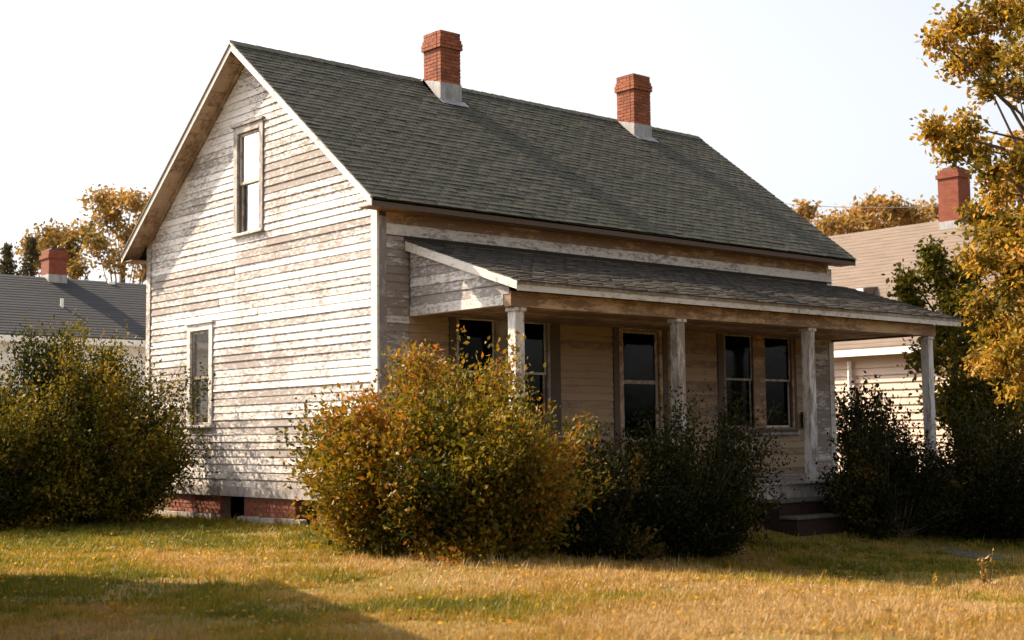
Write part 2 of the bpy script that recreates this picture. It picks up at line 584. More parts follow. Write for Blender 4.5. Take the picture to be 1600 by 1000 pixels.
def clad(fn, parent, mat, u0, u1, z0, z1, holes, lim=None, exp=EXP, splits=(2.2, 5.2), seed=1, back=0.002):
    r = random.Random(seed)
    z = z0
    n = 0
    while z < z1 - 0.02:
        zt = min(z + exp + 0.012, z1)
        zm = z + exp * 0.5
        cov = [(h[0] - 0.004, h[1] + 0.004) for h in holes if h[2] < zm < h[3]]
        lo, hi = (u0, u1) if lim is None else lim(zm)
        lo, hi = max(lo, u0), min(hi, u1)
        ivs, c = [], lo
        for h in sorted(cov):
            if h[0] > c:
                ivs.append((c, min(h[0], hi)))
            c = max(c, h[1])
        if c < hi:
            ivs.append((c, hi))
        for a, b in ivs:
            if b - a < 0.03:
                continue
            ends = [a]
            while b - ends[-1] > splits[1]:
                ends.append(ends[-1] + r.uniform(*splits))
            if b - ends[-1] < 0.5 and len(ends) > 1:
                ends.pop()
            ends.append(b)
            for p, q in zip(ends[:-1], ends[1:]):
                # rake ends follow the roof slope
                pa, qa, pb, qb = p, q, p, q
                if lim is not None:
                    l0, h0 = lim(z)
                    l1, h1 = lim(zt)
                    if p == lo and lo > u0:
                        pa, pb = l0, l1
                    if q == hi and hi < u1:
                        qa, qb = h0, h1
                    if pb >= qb - 0.01:
                        pb = qb = (pb + qb) / 2
                jw = 0.014 if r.random() < 0.08 else 0.006
                j0, j1 = r.uniform(-jw, jw), r.uniform(-jw, jw)
                t = 0.030 + r.uniform(-0.005, 0.008)
                m = MB()
                g = 0.0015
                m.hexa([fn(pa + g, z + j0, back), fn(qa - g, z + j1, back), fn(qa - g, z + j1, t), fn(pa + g, z + j0, t),
                        fn(pb + g, zt, back), fn(qb - g, zt, back), fn(qb - g, zt, 0.012), fn(pb + g, zt, 0.012)])
                m.build('siding_board', mat, parent)
                n += 1
        z += exp
    return n


def gable_lim(z):
    # y limits under the roof underside (a little short of the soffit)
    d = max((RIDGE - 0.16 - z) / SL, 0.02)
    return (W / 2 - d, W / 2 + d)


CB = 0.125
clad(F_GABLE, gable_wall, M['siding'], CB + 0.003, W - CB - 0.003, ZB + 0.15, RIDGE - 0.20, [G_UP, G_LOW], gable_lim, seed=11)
M['siding_worn'] = peeling_paint('worn_white_siding', (1.6, 1.6, 7.0), 0.09, paint=(0.68, 0.65, 0.62), per_piece=0.16)
clad(F_FRONT, front_wall, M['siding_worn'], CB + 0.02, 0.60, ZB + 0.15, 4.72, [], seed=6)
clad(F_FRONT, front_wall, M['siding_shade'], 0.603, 11.2, ZB + 0.15, 4.72, [F_W1, F_D, F_W2], seed=5)
clad(F_FRONT, front_wall, M['siding_worn'], 11.203, L - CB - 0.003, ZB + 0.15, 4.72, [], seed=7)
mb = MB()
mb.box(CB + 0.02, L - CB - 0.003, -0.030, -0.002, 4.915, 5.12)
mb.build('frieze_board', M['beam'], ROOT)  # upper frieze takes the beam tint as painted reflection from the soffit
mb = MB()
mb.box(CB + 0.02, L - CB - 0.003, -0.042, -0.002, 4.735, 4.91)
mb.build('frieze_board', M['trim'], ROOT)

# water table and corner boards
MB().box(-0.048, -0.002, 0.002, W - 0.002, ZB - 0.03, ZB + 0.148).build('skirt_board', M['casing'], ROOT)
MB().box(0.02, L, -0.048, -0.002, ZB - 0.03, ZB + 0.148).build('skirt_board', M['casing'], ROOT)
MB().prism([(-0.045, ZB + 0.15), (CB, ZB + 0.15), (CB, under_z(CB) - 0.04), (-0.045, under_z(-0.045) - 0.04)], F_GABLE, 0.003, 0.047).build('corner_board', M['trim'], ROOT, bevel=0.004)
MB().box(-0.0025, CB + 0.015, -0.047, -0.003, ZB + 0.15, 5.02).build('corner_board', M['casing'], ROOT, bevel=0.004)
MB().prism([(W - CB, ZB + 0.15), (W + 0.045, ZB + 0.15), (W + 0.045, under_z(W + 0.045) - 0.04), (W - CB, under_z(W - CB) - 0.04)], F_GABLE, 0.003, 0.047).build('corner_board', M['trim'], ROOT, bevel=0.004)
MB().box(L - CB, L + 0.045, -0.047, -0.003, ZB + 0.15, 5.02).build('corner_board', M['trim'], ROOT, bevel=0.004)

# ---- roof: deck, shingles, ridge, rakes, fascia, soffits
XA, XB = -O, L + O
mb = MB()
for s in (-1, 1):
    ye = EY if s < 0 else W - EY
    mb.prism([(W / 2, RIDGE - 0.03), (ye, EAVE - 0.03), (ye, EAVE - 0.10), (W / 2, RIDGE - 0.10)], lambda u, v, d: (d, u, v), XA + 0.02, XB - 0.02)
roof = mb.build('roof', M['deck'], ROOT)
CAMV = np.array(CP)


def shingle_mesh(w, ln, th, curl, r):
    m = MB()
    j = lambda k: r.uniform(-k, k)
    # local: x across, y up the slope, z off the slope; butt edge at y = 0
    m.hexa([(-w / 2, 0 + j(0.01), 0.004), (w / 2, j(0.01), 0.004), (w / 2, ln, 0.0), (-w / 2, ln, 0.0),
            (-w / 2, j(0.008), th + curl), (w / 2, j(0.008), th + curl + j(0.003)), (w / 2, ln, 0.004), (-w / 2, ln, 0.004)])
    me = bpy.data.meshes.new('shingle')
    me.from_pydata(m.v, [], m.f)
    return me, np.array(m.v), m.f


def lay_shingles(parent, mat, x0, x1, org, up, nrm, length, exp, w, n_single, seed, th=0.010, curl=0.005, wob=0.009, gap=0.010):
    r = random.Random(seed)
    var = [shingle_mesh(w - gap - r.uniform(0, gap), exp + 0.06, th, r.uniform(0, curl), r) for _ in range(8)]
    for me, _, _ in var:
        me.materials.append(mat)
    up = Vector(up).normalized()
    nrm = Vector(nrm).normalized()
    xa = Vector((1, 0, 0))
    items = []
    rows = int(length / exp)
    for i in range(rows + 1):
        s = i * exp - 0.03
        if s > length - 0.04:
            break
        x = x0 - (i % 2) * w / 2
        ph = r.uniform(0, 6.28)
        while x < x1:
            c = x + w / 2
            x += w
            if c - w / 2 < x0 - 0.05 or c + w / 2 > x1 + 0.05:
                c = min(max(c, x0 + w / 4), x1 - w / 4)
                sx = 0.5
            else:
                sx = 1.0
            ss = s + wob * math.sin(c * 0.9 + ph) + r.uniform(-wob, wob) * 0.6
            p = Vector(org) + up * ss + xa * c + nrm * r.uniform(0.0, 0.004)
            rot = Matrix((xa, up, nrm)).transposed() @ Matrix.Rotation(r.uniform(-0.018, 0.018), 3, 'Z') @ Matrix.Rotation(-0.026 + r.uniform(-0.02, 0.02) - (0.06 if r.random() < 0.04 else 0.0), 3, 'X')
            items.append((np.linalg.norm(np.array(p) - CAMV), p, rot, sx, r.randrange(len(var))))
    items.sort(key=lambda t: t[0])
    for d, p, rot, sx, k in items[:n_single]:
        o = link_mesh('shingle', var[k][0], None, parent)
        mw = rot.to_4x4()
        mw.translation = p
        mw = mw @ Matrix.Diagonal((sx, 1, 1, 1))
        o.matrix_local = mw
    vs, fs, tones, n = [], [], [], 0
    for d, p, rot, sx, k in items[n_single:]:
        v = var[k][1] * np.array([sx, 1, 1])
        v = v @ np.array(rot).T + np.array(p)
        vs.append(v)
        fs += [tuple(q + n for q in f) for f in var[k][2]]
        n += len(v)
        tones += [r.random()] * len(v)
    me = bpy.data.meshes.new('shingle_field')
    me.from_pydata(np.concatenate(vs).tolist(), [], fs)
    a = me.attributes.new('tone', 'FLOAT', 'POINT')
    a.data.foreach_set('value', tones)
    o = link_mesh('shingle_field', me, mat, parent)
    tag(o, kind='stuff')


SLEN = math.hypot(W / 2 - EY, RIDGE - EAVE)
UPV = ((0, W / 2 - EY, RIDGE - EAVE))
NRM = ((0, -(RIDGE - EAVE), W / 2 - EY))
lay_shingles(roof, M['shingle'], XA - 0.01, XB + 0.01, (0, EY - 0.02, EAVE - 0.045), UPV, NRM, SLEN, 0.145, 0.26, 215, 21)
# rear slope: one plain layer of the same felt, edge boards; ridge caps
mb = MB()
ye = W - EY
mb.prism([(W / 2, RIDGE - 0.026), (ye + 0.02, EAVE - 0.026), (ye + 0.02, EAVE - 0.012), (W / 2, RIDGE - 0.012)], lambda u, v, d: (d, u, v), XA - 0.01, XB + 0.01)
mb.build('rear_shingles', M['shingle'], roof)
x = XA
r = random.Random(4)
while x < XB - 0.05:
    e = min(x + 0.30, XB)
    j = r.uniform(-0.004, 0.006)
    m = MB()
    for s in (-1, 1):
        yy = W / 2 + s * 0.15
        m.hexa([(x, W / 2, RIDGE - 0.006 + j), (e, W / 2, RIDGE - 0.012), (e, yy, roof_z(yy) - 0.012), (x, yy, roof_z(yy) - 0.004 + j),
                (x, W / 2, RIDGE + 0.010 + j), (e, W / 2, RIDGE + 0.0), (e, yy, roof_z(yy) + 0.0), (x, yy, roof_z(yy) + 0.010 + j)])
    m.build('ridge_cap', M['shingle'], roof)
    x += 0.27
# rake boards (gable edges) and fascia
for xr, sgn in ((XA, -1), (XB, 1)):
    for s in (-1, 1):
        ye = EY if s < 0 else W - EY
        a = 0.004 * s
        m = MB()
        m.prism([(W / 2 + a, RIDGE - 0.035), (ye, EAVE - 0.035), (ye, EAVE - 0.19), (W / 2 + a, RIDGE - 0.19)], lambda u, v, d: (d, u, v), xr, xr - sgn * 0.018)
        m.build('rake_board', M['rake'] if sgn < 0 else M['trim'], ROOT)
        # crown strip under the shingles
        m = MB()
        m.prism([(W / 2 + a, RIDGE - 0.037), (ye, EAVE - 0.037), (ye, EAVE - 0.075), (W / 2 + a, RIDGE - 0.075)], lambda u, v, d: (d, u, v), xr + sgn * 0.022, xr + sgn * 0.002)
        m.build('rake_moulding', M['casing_dark'] if s > 0 else M['rake'], ROOT)
for ys, sg in ((EY, -1), (W - EY, 1)):
    m = MB()
    m.box(XA + 0.022, XB - 0.022, min(ys, ys - sg * 0.02), max(ys, ys - sg * 0.02), EAVE - 0.185, EAVE - 0.075)
    m.build('fascia_board', M['trim_bad'], ROOT)
# soffit boards on the gable overhang, each a board of its own, and level soffit at the eave
for s in (-1, 1):
    nb = 16
    for k in range(nb):
        f0, f1 = k / nb, (k + 1) / nb - 0.002
        ye = EY + 0.02 if s < 0 else W - EY - 0.02
        ya, yb = W / 2 + (ye - W / 2) * f0 + 0.003 * s, W / 2 + (ye - W / 2) * f1
        m = MB()
        j = 0.004 * (k % 2)
        m.prism([(ya, roof_z(ya) - 0.120 - j), (yb, roof_z(yb) - 0.120 - j), (yb, roof_z(yb) - 0.106), (ya, roof_z(ya) - 0.106)], lambda u, v, d: (d, u, v), XA + 0.02, -0.05)
        m.build('soffit_board', M['soffit'], ROOT)
    # frieze along the rake, against the wall
    ye = 0.0 if s < 0 else W
    m = MB()
    m.prism([(W / 2 + 0.002 * s, RIDGE - 0.126), (ye, roof_z(ye) - 0.126), (ye, roof_z(ye) - 0.25), (W / 2 + 0.002 * s, RIDGE - 0.25)], lambda u, v, d: (d, u, v), -0.068, -0.046)
    m.build('rake_frieze', M['soffit'], ROOT)
m = MB()
m.box(XA + 0.03, XB - 0.03, EY + 0.022, -0.035, EAVE - 0.175, EAVE - 0.155)
m.build('eave_soffit', M['beam'], ROOT)
MB().box(XA + 0.03, XB - 0.03, W + 0.03, W - EY - 0.022, EAVE - 0.175, EAVE - 0.155).build('eave_soffit', M['beam'], ROOT)

# ---- chimneys
brick_var = []
r = random.Random(9)
for k in range(5):
    m = MB()
    j = lambda: r.uniform(-0.003, 0.003)
    m.hexa([(-0.5 + j(), -0.5 + j(), -0.5 + j()), (0.5 + j(), -0.5 + j(), -0.5), (0.5, 0.5, -0.5), (-0.5, 0.5, -0.5 + j()), (-0.5, -0.5 + j(), 0.5 + j()), (0.5, -0.5, 0.5), (0.5 + j(), 0.5, 0.5), (-0.5 + j(), 0.5, 0.5)])
    me = bpy.data.meshes.new('brick')
    me.from_pydata(m.v, [], m.f)
    brick_var.append(me)
brick_var_low = [me.copy() for me in brick_var]
for me in brick_var:
    me.materials.append(M['brick'])
for me in brick_var_low:
    me.materials.append(M['brick_low'])


def lay_brick(parent, c, size, var, rr):
    o = link_mesh('brick', rr.choice(var), None, parent)
    o.location = c
    o.scale = size
    return o


def chimney(x0, x1, y0, y1, top, seed):
    rr = random.Random(seed)
    zb = roof_z(y0) - 0.25
    m = MB()
    m.box(x0 + 0.012, x1 - 0.012, y0 + 0.012, y1 - 0.012, zb, top - 0.03)
    core = m.build('chimney', M['mortar'], ROOT)
    zf = 8.50                 # top of the flashing
    bh, gap = 0.062, 0.012
    nb = int(round((top - zf) / (bh + gap)))
    step = (top - zf) / nb
    for i in range(nb):
        z = zf + i * step + step / 2
        prot = 0.035 if i in (nb - 4, nb - 5) else 0.018 if i == nb - 3 else 0.0
        xa, xb, ya, yb = x0 - prot, x1 + prot, y0 - prot, y1 + prot
        h = step - gap
        d = 0.105
        odd = i % 2
        # the two faces in view brick by brick, the hidden ones as long bricks
        def run(a, b, off):
            w = (b - a) / 2
            e = [a]
            if off:
                e += [a + w / 2, a + w * 1.5]
            else:
                e += [a + w]
            return list(zip(e, e[1:] + [b]))
        fx = run(xa, xb, odd)
        for (p, q) in fx:
            lay_brick(core, ((p + q) / 2, ya + d / 2 + rr.uniform(-0.003, 0.003), z), (q - p - 0.010, d, h), brick_var, rr)
        for (p, q) in run(ya + d + 0.01, yb, not odd)[:3]:
            lay_brick(core, (xa + d / 2 + rr.uniform(-0.003, 0.003), (p + q) / 2, z), (d, q - p - 0.010, h), brick_var, rr)
        if i % 2 == 0 or prot:
            lay_brick(core, (xb - d / 2, (ya + yb + d) / 2, z), (d, yb - ya - d - 0.02, h), brick_var, rr)
    # flashing apron: sheets wrapped round the base
    fz = lambda y: roof_z(y) - 0.05
    m = MB()
    m.hexa([(x0 - 0.012, y0 - 0.012, fz(y0)), (x1 + 0.012, y0 - 0.012, fz(y0)), (x1 + 0.012, y0, fz(y0)), (x0 - 0.012, y0, fz(y0)),
            (x0 - 0.012, y0 - 0.012, zf + 0.01), (x1 + 0.012, y0 - 0.012, zf + 0.02), (x1 + 0.012, y0, zf + 0.02), (x0 - 0.012, y0, zf + 0.01)])
    m.build('flashing', M['lead'], core)
    for xs, s in ((x0, -1), (x1, 1)):
        m = MB()
        pol = [(y0 + 0.002, fz(y0)), (W / 2, fz(W / 2)), (y1, fz(y1)), (y1, zf + 0.18), (W / 2, zf + 0.17), (y0 + 0.25, zf + 0.08), (y0 + 0.002, zf + 0.01)]
        m.prism([(u, max(v, fz(u))) for u, v in pol], lambda u, v, d: (d, u, v), xs, xs + s * 0.013)
        m.build('flashing', M['lead'], core)
    m = MB()
    m.hexa([(x0 - 0.06, y0 - 0.16, roof_z(y0 - 0.16) + 0.008), (x1 + 0.08, y0 - 0.16, roof_z(y0 - 0.16) + 0.008), (x1 + 0.08, y0 - 0.013, roof_z(y0) + 0.006), (x0 - 0.06, y0 - 0.013, roof_z(y0) + 0.006),
            (x0 - 0.06, y0 - 0.16, roof_z(y0 - 0.16) + 0.016), (x1 + 0.08, y0 - 0.16, roof_z(y0 - 0.16) + 0.016), (x1 + 0.08, y0 - 0.013, roof_z(y0) + 0.016), (x0 - 0.06, y0 - 0.013, roof_z(y0) + 0.016)])
    m.build('flashing', M['lead'], core)
    MB().box(x0 + 0.10, x1 - 0.10, y0 + 0.10, y1 - 0.10, top - 0.028, top - 0.01).build('flue', M['black_metal'], core)
    return core


chimney(3.88, 4.40, 3.27, 3.82, 9.58, 1)
chimney(9.52, 10.08, 3.36, 3.90, 9.67, 2)

# ---- foundation under the gable: bricks on a stone footing, two openings
found = MB()
FH = [(4.16, 5.02), (1.80, 2.45)]
segs = []
c = 0.0
for a, b in sorted(FH):
    segs.append((c, a))
    c = b
segs.append((c, W))
for a, b in segs:
    found.box(0.03, 0.25, a + 0.01, b - 0.01, -0.5, ZB - 0.04)
found.box(0.26, L, W - 0.2, W, -0.6, ZB - 0.04)
found.box(L - 0.22, L, 0.0, W - 0.21, -0.6, ZB - 0.04)
found.box(0.26, L - 0.23, 0.03, 0.2, -0.7, ZB - 0.04)
foundation = found.build('foundation', M['mortar'], ROOT)
rr = random.Random(31)
z = 0.13
row = 0
while z < ZB - 0.08:
    for a, b in segs:
        if a > 6.6:
            continue
        y = a - (0.10 if row % 2 else 0)
        while y < min(b, 6.9) - 0.02:
            p, q = max(y, a), min(y + 0.205, b)
            if q - p > 0.05:
                lay_brick(foundation, (0.07 + rr.uniform(-0.006, 0.004), (p + q) / 2, z + 0.032), (0.10, q - p - 0.012, 0.060), brick_var_low, rr)
            y += 0.205
    z += 0.074
    row += 1
y = 0.4
while y < 7.0:
    e = y + rr.uniform(0.45, 0.9)
    if not any(a - 0.1 < (y + e) / 2 < b + 0.1 for a, b in FH):
        m = MB()
        j = lambda: rr.uniform(-0.02, 0.02)
        m.hexa([(-0.06 + j(), y + 0.02, -0.4), (-0.06 + j(), e - 0.02, -0.4), (0.1, e - 0.02, -0.4), (0.1, y + 0.02, -0.4)][::-1] + [(-0.05 + j(), y + 0.02, 0.11 + j()), (-0.05 + j(), e - 0.02, 0.11 + j()), (0.1, e - 0.02, 0.12), (0.1, y + 0.02, 0.12)][::-1])
        m.build('footing_stone', M['concrete'], foundation)
    y = e


# ---- windows
def ring(m, fn, u0, u1, v0, v1, wl_, wr, wb, wt, d0, d1):
    m.prism([(u0, v0), (u0 + wl_, v0), (u0 + wl_, v1), (u0, v1)], fn, d0, d1)
    m.prism([(u1 - wr, v0), (u1, v0), (u1, v1), (u1 - wr, v1)], fn, d0, d1)
    if wb > 0:
        m.prism([(u0 + wl_, v0), (u1 - wr, v0), (u1 - wr, v0 + wb), (u0 + wl_, v0 + wb)], fn, d0, d1)
    m.prism([(u0 + wl_, v1 - wt), (u1 - wr, v1 - wt), (u1 - wr, v1), (u0 + wl_, v1)], fn, d0, d1)


def sash(fn, parent, u0, u1, v0, v1, depth, mat, glass, st=0.045, rail=0.05):
    m = MB()
    ring(m, fn, u0, u1, v0, v1, st, st, rail, rail, depth - 0.035, depth)
    s = m.build('sash', mat, parent)
    m = MB()
    m.prism([(u0 + st - 0.004, v0 + rail - 0.004), (u1 - st + 0.004, v0 + rail - 0.004), (u1 - st + 0.004, v1 - rail + 0.004), (u0 + st - 0.004, v1 - rail + 0.004)], fn, depth - 0.02, depth - 0.016)
    m.build('pane', glass, parent)
    return s


def gable_window(o, mat, blind=False):
    u0, u1, v0, v1 = o
    m = MB()
    ring(m, F_GABLE, u0, u1, v0 + 0.05, v1, CW, CW, 0, CW, 0.0, 0.052)
    win = m.build('window', mat, ROOT, bevel=0.004)
    m = MB()
    m.prism([(u0 - 0.04, v1 + 0.002), (u1 + 0.04, v1 + 0.002), (u1 + 0.04, v1 + 0.04), (u0 - 0.04, v1 + 0.04)], F_GABLE, 0.002, 0.085)
    m.build('drip_cap', mat, win)
    m = MB()
    m.prism([(u0 - 0.03, v0), (u1 + 0.03, v0), (u1 + 0.03, v0 + 0.048), (u0 - 0.03, v0 + 0.048)], F_GABLE, -0.08, 0.10)
    m.build('sill', M['trim'], win, bevel=0.005)
    i0, i1, j0, j1 = u0 + CW, u1 - CW, v0 + 0.05, v1 - CW
    mid = (j0 + j1) / 2
    sash(F_GABLE, win, i0 + 0.002, i1 - 0.002, mid - 0.02, j1 - 0.002, -0.01, M['sash'], M['glass_dusty'])
    sash(F_GABLE, win, i0 + 0.002, i1 - 0.002, j0 + 0.002, mid + 0.025, -0.05, M['sash'], M['glass_dusty'])
    return win, (i0, i1, j0, j1, mid)


def folds(fn, u0, u1, v0, v1, d, mat, parent, name='curtain', n=26, amp=0.022, seed=1, slant=0.0):
    rr = random.Random(seed)
    ph = rr.uniform(0, 6)
    vs, fs = [], []
    for i in range(n + 1):
        u = u0 + (u1 - u0) * i / n
        dd = d + amp * math.sin(i * 1.35 + ph) + amp * 0.5 * math.sin(i * 0.55 + ph * 2)
        vs.append(fn(u + slant, v0, dd))
        vs.append(fn(u + slant * 0.4, (v0 + v1) / 2, dd * 1.0 + 0.004))
        vs.append(fn(u, v1, dd))
    for i in range(n):
        a = i * 3
        fs += [(a, a + 3, a + 4, a + 1), (a + 1, a + 4, a + 5, a + 2)]
    vs2 = [tuple(np.array(v) + np.array(fn(0, 0, -0.004))) for v in vs]
    k = len(vs)
    fs += [tuple(q + k for q in reversed(f)) for f in fs]
    m = MB()
    m.add(vs + vs2, fs)
    return m.build(name, mat, parent, smooth=True)


wu, (i0, i1, j0, j1, mid) = gable_window(G_UP, M['casing'])
m = MB()
m.prism([(i0 + 0.05, mid + 0.03), (i1 - 0.05, mid + 0.03), (i1 - 0.05, j1 - 0.05), (i0 + 0.05, j1 - 0.05)], F_GABLE, -0.047, -0.040)
m.build('blind', M['blind'], wu)
folds(F_GABLE, i0 + 0.02, i0 + 0.40, j0 + 0.02, mid, -0.16, M['curtain'], wu, seed=3)
wlo, (i0, i1, j0, j1, mid) = gable_window(G_LOW, M['trim'])
folds(F_GABLE, i0, i1, j0, j1, -0.125, M['curtain_grey'], wlo, seed=8, n=34)


def double_window(o, seed, tall=None):
    u0, u1, v0, v1 = o
    lw, rw = (0.20, 0.30) if seed == 1 else (0.24, 0.14)
    m = MB()
    ring(m, F_FRONT, u0, u1, v0, v1, lw - 0.06, rw - 0.06, 0.06, 0.10, 0.0, 0.05)
    win = m.build('window', M['casing_dark'], ROOT, bevel=0.004)
    i0, i1, j0, j1 = u0 + lw, u1 - rw, v0 + 0.10, v1 - (0.12 if seed == 1 else 0.14)
    m = MB()
    ring(m, F_FRONT, i0 - 0.058, i1 + 0.058, j0 - 0.036, j1 + 0.018, 0.058, 0.058, 0.034, 0.016, 0.002, 0.042)
    um = (i0 + i1) / 2
    m.prism([(um - 0.19, j0), (um + 0.19, j0), (um + 0.19, j1), (um - 0.19, j1)], F_FRONT, 0.002, 0.03)
    m.build('frame', M['casing'] if seed == 1 else M['beam'], win)
    m = MB()
    m.prism([(u0 - 0.03, v0 - 0.05), (u1 + 0.03, v0 - 0.05), (u1 + 0.03, v0 - 0.002), (u0 - 0.03, v0 - 0.002)], F_FRONT, 0.002, 0.09)
    m.build('sill', M['casing'], win)
    mid = (j0 + j1) / 2 + 0.03
    for a, b in ((i0 + 0.002, um - 0.192), (um + 0.192, i1 - 0.002)):
        sash(F_FRONT, win, a, b, mid - 0.02, j1 - 0.002, -0.01, M['sash'], M['glass'], 0.035, 0.04)
        sash(F_FRONT, win, a, b, j0 + 0.002, mid + 0.02, -0.05, M['sash'], M['glass'], 0.035, 0.04)
    return win


double_window(F_W1, 1)
double_window(F_W2, 2)
# the middle opening: screened door behind a pale frame
u0, u1, v0, v1 = F_D
m = MB()
ring(m, F_FRONT, u0, u1, v0, v1, 0.15, 0.14, 0, 0.10, 0.0, 0.05)
door = m.build('door', M['casing_dark'], ROOT, bevel=0.004)
m = MB()
ring(m, F_FRONT, u0 + 0.152, u1 - 0.142, v0, v1 - 0.102, 0.08, 0.08, 0, 0.09, 0.002, 0.035)
m.build('frame', M['beam'], door)
m = MB()
a, b, c, d = u0 + 0.235, u1 - 0.225, 0.63, v1 - 0.20
ring(m, F_FRONT, a, b, c, d, 0.075, 0.075, 0.2, 0.05, -0.05, -0.01)
m.prism([(a + 0.075, 2.43), (b - 0.075, 2.43), (b - 0.075, 2.50), (a + 0.075, 2.50)], F_FRONT, -0.046, -0.012)
m.prism([(a + 0.075, 1.35), (b - 0.075, 1.35), (b - 0.075, 1.43), (a + 0.075, 1.43)], F_FRONT, -0.046, -0.012)
m.build('screen_frame', M['sash'], door)
for p, q in ((0.83, 1.35), (1.43, 2.43), (2.50, d - 0.05)):
    m = MB()
    m.prism([(a + 0.073, p), (b - 0.073, p), (b - 0.073, q), (a + 0.073, q)], F_FRONT, -0.036, -0.031)
    m.build('pane', M['glass'], door)
mail = empty('mailbox', (10.91, -0.05, 1.60))
tag(mail, 'small black mailbox on the wall right of the double porch window', 'mailbox')
MB().box(-0.11, 0.11, -0.115, -0.003, 0.0, 0.26).build('box', M['black_metal'], mail, bevel=0.012)
MB().hexa([(-0.118, -0.13, 0.252), (0.118, -0.13, 0.252), (0.118, -0.002, 0.30), (-0.118, -0.002, 0.30), (-0.118, -0.13, 0.264), (0.118, -0.13, 0.264), (0.118, -0.002, 0.314), (-0.118, -0.002, 0.314)]).build('lid', M['black_metal'], mail)

# ---- porch
PX0, PX1 = 0.50, 12.62       # roof ends
PY, PZT, PZE = -2.76, 4.70, 3.80
PS = (PZT - PZE) / -PY


def pz(y):
    return PZT + PS * y


m = MB()
m.prism([(-0.05, pz(-0.05) - 0.03), (PY, PZE - 0.03), (PY, PZE - 0.08), (-0.05, pz(-0.05) - 0.08)], lambda u, v, d: (d, u, v), PX0 + 0.02, PX1 - 0.02)
proof = m.build('porch_roof', M['deck'], ROOT)
PL = math.hypot(PY, PZT - PZE)
lay_shingles(proof, M['shingle_porch'], PX0 - 0.01, PX1 + 0.01, (0, PY - 0.03, PZE - 0.045), (0, -PY, PZT - PZE), (0, -(PZT - PZE), -PY), PL - 0.02, 0.14, 0.25, 80, 22, th=0.012, curl=0.010, wob=0.014, gap=0.005)
# flashing strip where the porch roof meets the wall
MB().hexa([(PX0, -0.034, pz(0) - 0.03), (PX1 - 0.6, -0.034, pz(0) - 0.03), (PX1 - 0.6, -0.006, pz(0) - 0.02), (PX0, -0.006, pz(0) - 0.02), (PX0, -0.060, 4.725), (PX1 - 0.6, -0.060, 4.725), (PX1 - 0.6, -0.045, 4.733), (PX0, -0.045, 4.733)]).build('porch_flashing', M['deck'], ROOT)
for xr, sgn in ((PX0, -1), (PX1, 1)):
    m = MB()
    m.prism([(-0.052, pz(-0.052) - 0.035), (PY, PZE - 0.035), (PY, PZE - 0.17), (-0.052, pz(-0.052) - 0.19)], lambda u, v, d: (d, u, v), xr, xr - sgn * 0.022)
    m.build('porch_rake_board', M['rake'], ROOT)
m = MB()
m.box(PX0 + 0.024, PX1 - 0.024, PY, PY + 0.022, PZE - 0.19, PZE - 0.082)
m.build('porch_fascia', M['trim'], ROOT)
m = MB()
m.box(PX0 - 0.002, PX1 + 0.002, PY - 0.022, PY - 0.002, PZE - 0.095, PZE - 0.045)
m.build('gutter_strip', M['casing'], ROOT)
m = MB()
m.box(0.60, 12.06, -2.52, -2.36, 3.40, 3.63)
m.build('porch_beam', M['beam'], ROOT, bevel=0.006)
m = MB()
m.box(0.59, 0.70, -2.355, -0.05, 3.43, 3.585)
m.build('porch_end_beam', M['trim'], ROOT, bevel=0.005)
m = MB()
m.box(11.94, 12.05, -2.355, -0.05, 3.43, 3.585)
m.build('porch_end_beam', M['trim_bad'], ROOT, bevel=0.005)


def porch_gable(xp, sgn, seed):
    rr = random.Random(seed)
    z = 3.588
    core = MB()
    core.prism([(-2.35, 3.588), (-0.06, 3.588), (-0.06, pz(-0.06) - 0.11), (-2.35, pz(-2.35) - 0.11)], lambda u, v, d: (d, u, v), xp + 0.05, xp + 0.02)
    part = core.build('porch_gable', M['inside'], ROOT)
    fn = lambda u, v, d: (xp + (0.02 - d if sgn < 0 else 0.05 + d), u, v)
    while z < 4.50:
        zt = min(z + 0.165, 4.52)
        ya, yb = max((z + 0.13 - PZT) / PS, -2.48), max((zt + 0.13 - PZT) / PS, -2.48)
        if ya > -0.2:
            break
        yb = min(yb, -0.10)
        t = 0.030 + rr.uniform(-0.004, 0.006)
        m = MB()
        m.hexa([fn(ya, z, 0.002), fn(-0.06, z, 0.002), fn(-0.06, z, t), fn(ya, z, t), fn(yb, zt, 0.002), fn(-0.06, zt, 0.002), fn(-0.06, zt, 0.010), fn(yb, zt, 0.010)])
        m.build('siding_board', M['siding'], part)
        z += 0.155


porch_gable(0.60, -1, 3)
porch_gable(11.98, 1, 4)
# ceiling boards
k = 0
y = -2.35
while y < -0.08:
    MB().box(0.705, 11.935, y, y + 0.185, 3.46 + 0.003 * (k % 2), 3.478 + 0.003 * (k % 2)).build('ceiling_board', M['beam'], ROOT)
    y += 0.188
    k += 1
# posts with a small cap and base
for px in (0.80, 4.375, 7.94, 11.90):
    m = MB()
    m.box(px - 0.09, px + 0.09, -2.49, -2.31, 0.62, 3.398)
    post = m.build('porch_post', M['post'], ROOT, bevel=0.008)
    MB().box(px - 0.115, px + 0.115, -2.515, -2.285, 3.34, 3.396).build('post_cap', M['post'], post, bevel=0.005)
    MB().box(px - 0.115, px + 0.115, -2.515, -2.285, 0.615, 0.74).build('post_base', M['post'], post, bevel=0.005)
